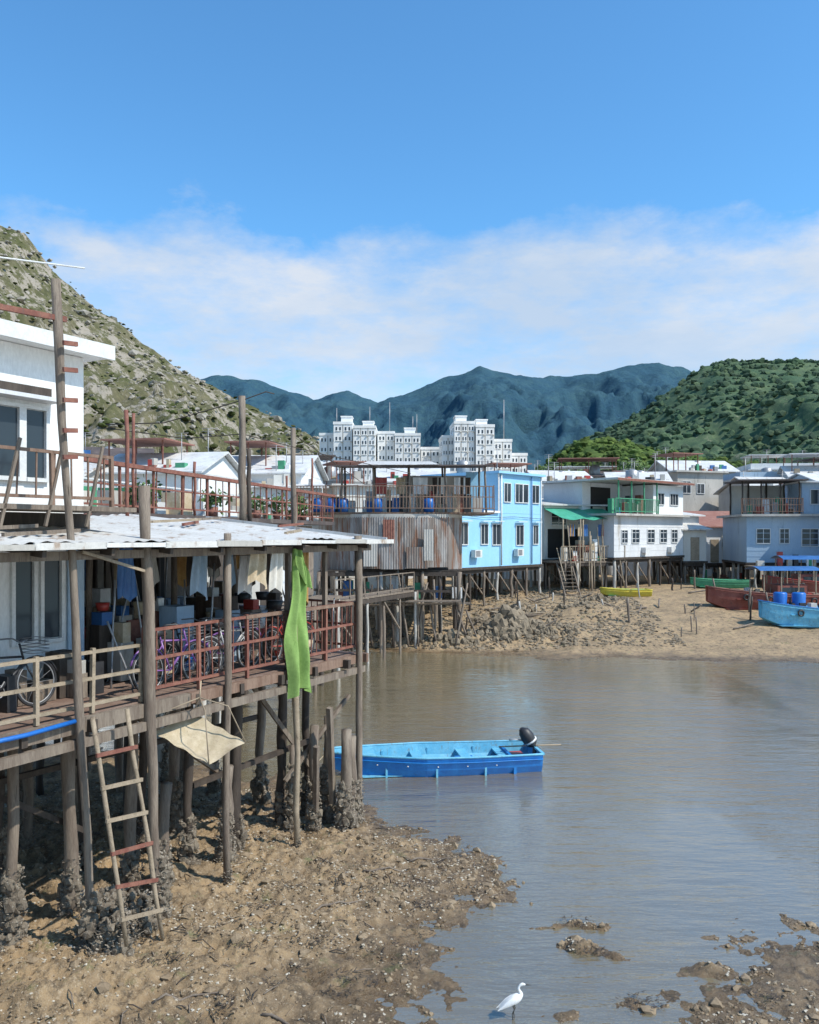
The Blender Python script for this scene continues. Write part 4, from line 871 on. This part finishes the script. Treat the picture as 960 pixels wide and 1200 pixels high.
# ------------------------------------------------------------ egret
def cr(P,n=6):
    P=[np.array(p,float) for p in P];out=[]
    for i in range(len(P)-1):
        p0=P[max(i-1,0)];p1=P[i];p2=P[i+1];p3=P[min(i+2,len(P)-1)]
        for k in range(n):
            t=k/n;out.append(.5*((2*p1)+(-p0+p2)*t+(2*p0-5*p1+4*p2-p3)*t*t+(-p0+3*p1-3*p2+p3)*t**3))
    out.append(P[-1]);return out
ex,ey=1.29,10.55;ez=max(zg_(ex,ey),-.03)
g=G('egret',(ex,ey),(1,.15))
pr=[(-.19,.17,.006),(-.14,.20,.025),(-.07,.235,.05),(0,.265,.063),(.055,.295,.055),(.085,.325,.033),(.075,.36,.019),(.06,.395,.016),(.075,.43,.015),(.105,.445,.02),(.13,.442,.014),(.15,.437,.006)]
q=cr(pr,5);g.path('body',FEATH,[(p[0],0,ez+p[1]) for p in q],[max(p[2],.004) for p in q],14,flat=.8)
g.path('bill',BILL,[(.148,0,ez+.437),(.19,0,ez+.430),(.225,0,ez+.425)],[.008,.005,.0015],8)
for sg in(-1,1):
    w=cr([(.06,.285,.02),(0,.27,.045),(-.08,.235,.04),(-.16,.19,.018),(-.215,.16,.004)],4)
    g.path('wing',FEATH,[(p[0],sg*.035,ez+p[1]) for p in w],[p[2] for p in w],10,flat=.45)
    g.path('leg',BILL,[(-.01+sg*.012,sg*.022,ez+.22),(.012+sg*.012,sg*.022,ez+.15),(-.012+sg*.015,sg*.022,ez+.10),(0+sg*.015,sg*.022,ez+.0)],[.013,.006,.006,.005],7)
    for a in(-.5,0,.5,3.1): g.tube('toes',BILL,(sg*.015,sg*.022,ez+.006),(sg*.015+.045*math.cos(a),sg*.022+.045*math.sin(a),ez+.003),.004,.002,5)
    g.path('eye',BILL,[(.112,sg*.014,ez+.447),(.118,sg*.015,ez+.447)],.0035,6)
g.finish()

# ------------------------------------------------------------ light, sky
from mathutils import Vector
az=math.atan2(.90,-.42);el=math.radians(49)
sd=np.array([math.sin(az)*math.cos(el),math.cos(az)*math.cos(el),math.sin(el)])
sl=bpy.data.lights.new('sun','SUN');sl.energy=5;sl.angle=math.radians(.5);sl.color=(1,.955,.87)
so=bpy.data.objects.new('sun',sl);so.rotation_euler=Vector(-sd).to_track_quat('-Z','Y').to_euler();so.location=(20,-10,40);scene.collection.objects.link(so)
w=bpy.data.worlds.new('World');scene.world=w;w.use_nodes=True;nt=w.node_tree;bg=nt.nodes['Background']
sky=N(nt,'ShaderNodeTexSky',sky_type='NISHITA');sky.sun_disc=False;sky.sun_elevation=el;sky.sun_rotation=az;sky.dust_density=.6;sky.ozone_density=2.0;sky.air_density=1.0
gen=N(nt,'ShaderNodeTexCoord').outputs['Generated'];sep=N(nt,'ShaderNodeSeparateXYZ');nt.links.new(gen,sep.inputs[0])
n1=noise(nt,gen,5.5,11,.62,(1,1,2.0));n2=noise(nt,gen,8,10,.64,(1,1,2.6));n3=noise(nt,gen,3.0,8,.6,(1,1,3.2))
e=N(nt,'ShaderNodeMath',operation='MULTIPLY_ADD');nt.links.new(n1,e.inputs[0]);e.inputs[1].default_value=-.24;nt.links.new(sep.outputs[2],e.inputs[2])
mask=ramp(nt,e.outputs[0],.165,.225,(1,1,1,1),(0,0,0,1))
dens=ramp(nt,n2,.34,.58,(.50,.50,.50,1),(1,1,1,1))
mk=mix(nt,1,mask,dens,'MULTIPLY')
lowf=ramp(nt,sep.outputs[2],.12,.22,(.70,.70,.70,1),(.90,.90,.90,1))
mk=mix(nt,1,mk,lowf,'MULTIPLY')
skyc=mix(nt,1,sky.outputs[0],(.74,1.34,1.64),'MULTIPLY')
cl=mix(nt,ramp(nt,n3,.38,.62),(3.9,4.7,5.8),(5.3,5.6,6.05))
col=mix(nt,mk,skyc,cl)
nt.links.new(col,bg.inputs[0]);bg.inputs[1].default_value=.145

cam=bpy.data.cameras.new('camera');co=bpy.data.objects.new('camera',cam);scene.collection.objects.link(co)
co.location=(0,0,6);co.rotation_euler=(math.radians(90),0,0);cam.lens=30;cam.sensor_width=36;cam.sensor_fit='AUTO';cam.shift_y=.0208;cam.clip_end=20000;cam.clip_start=.1
scene.camera=co
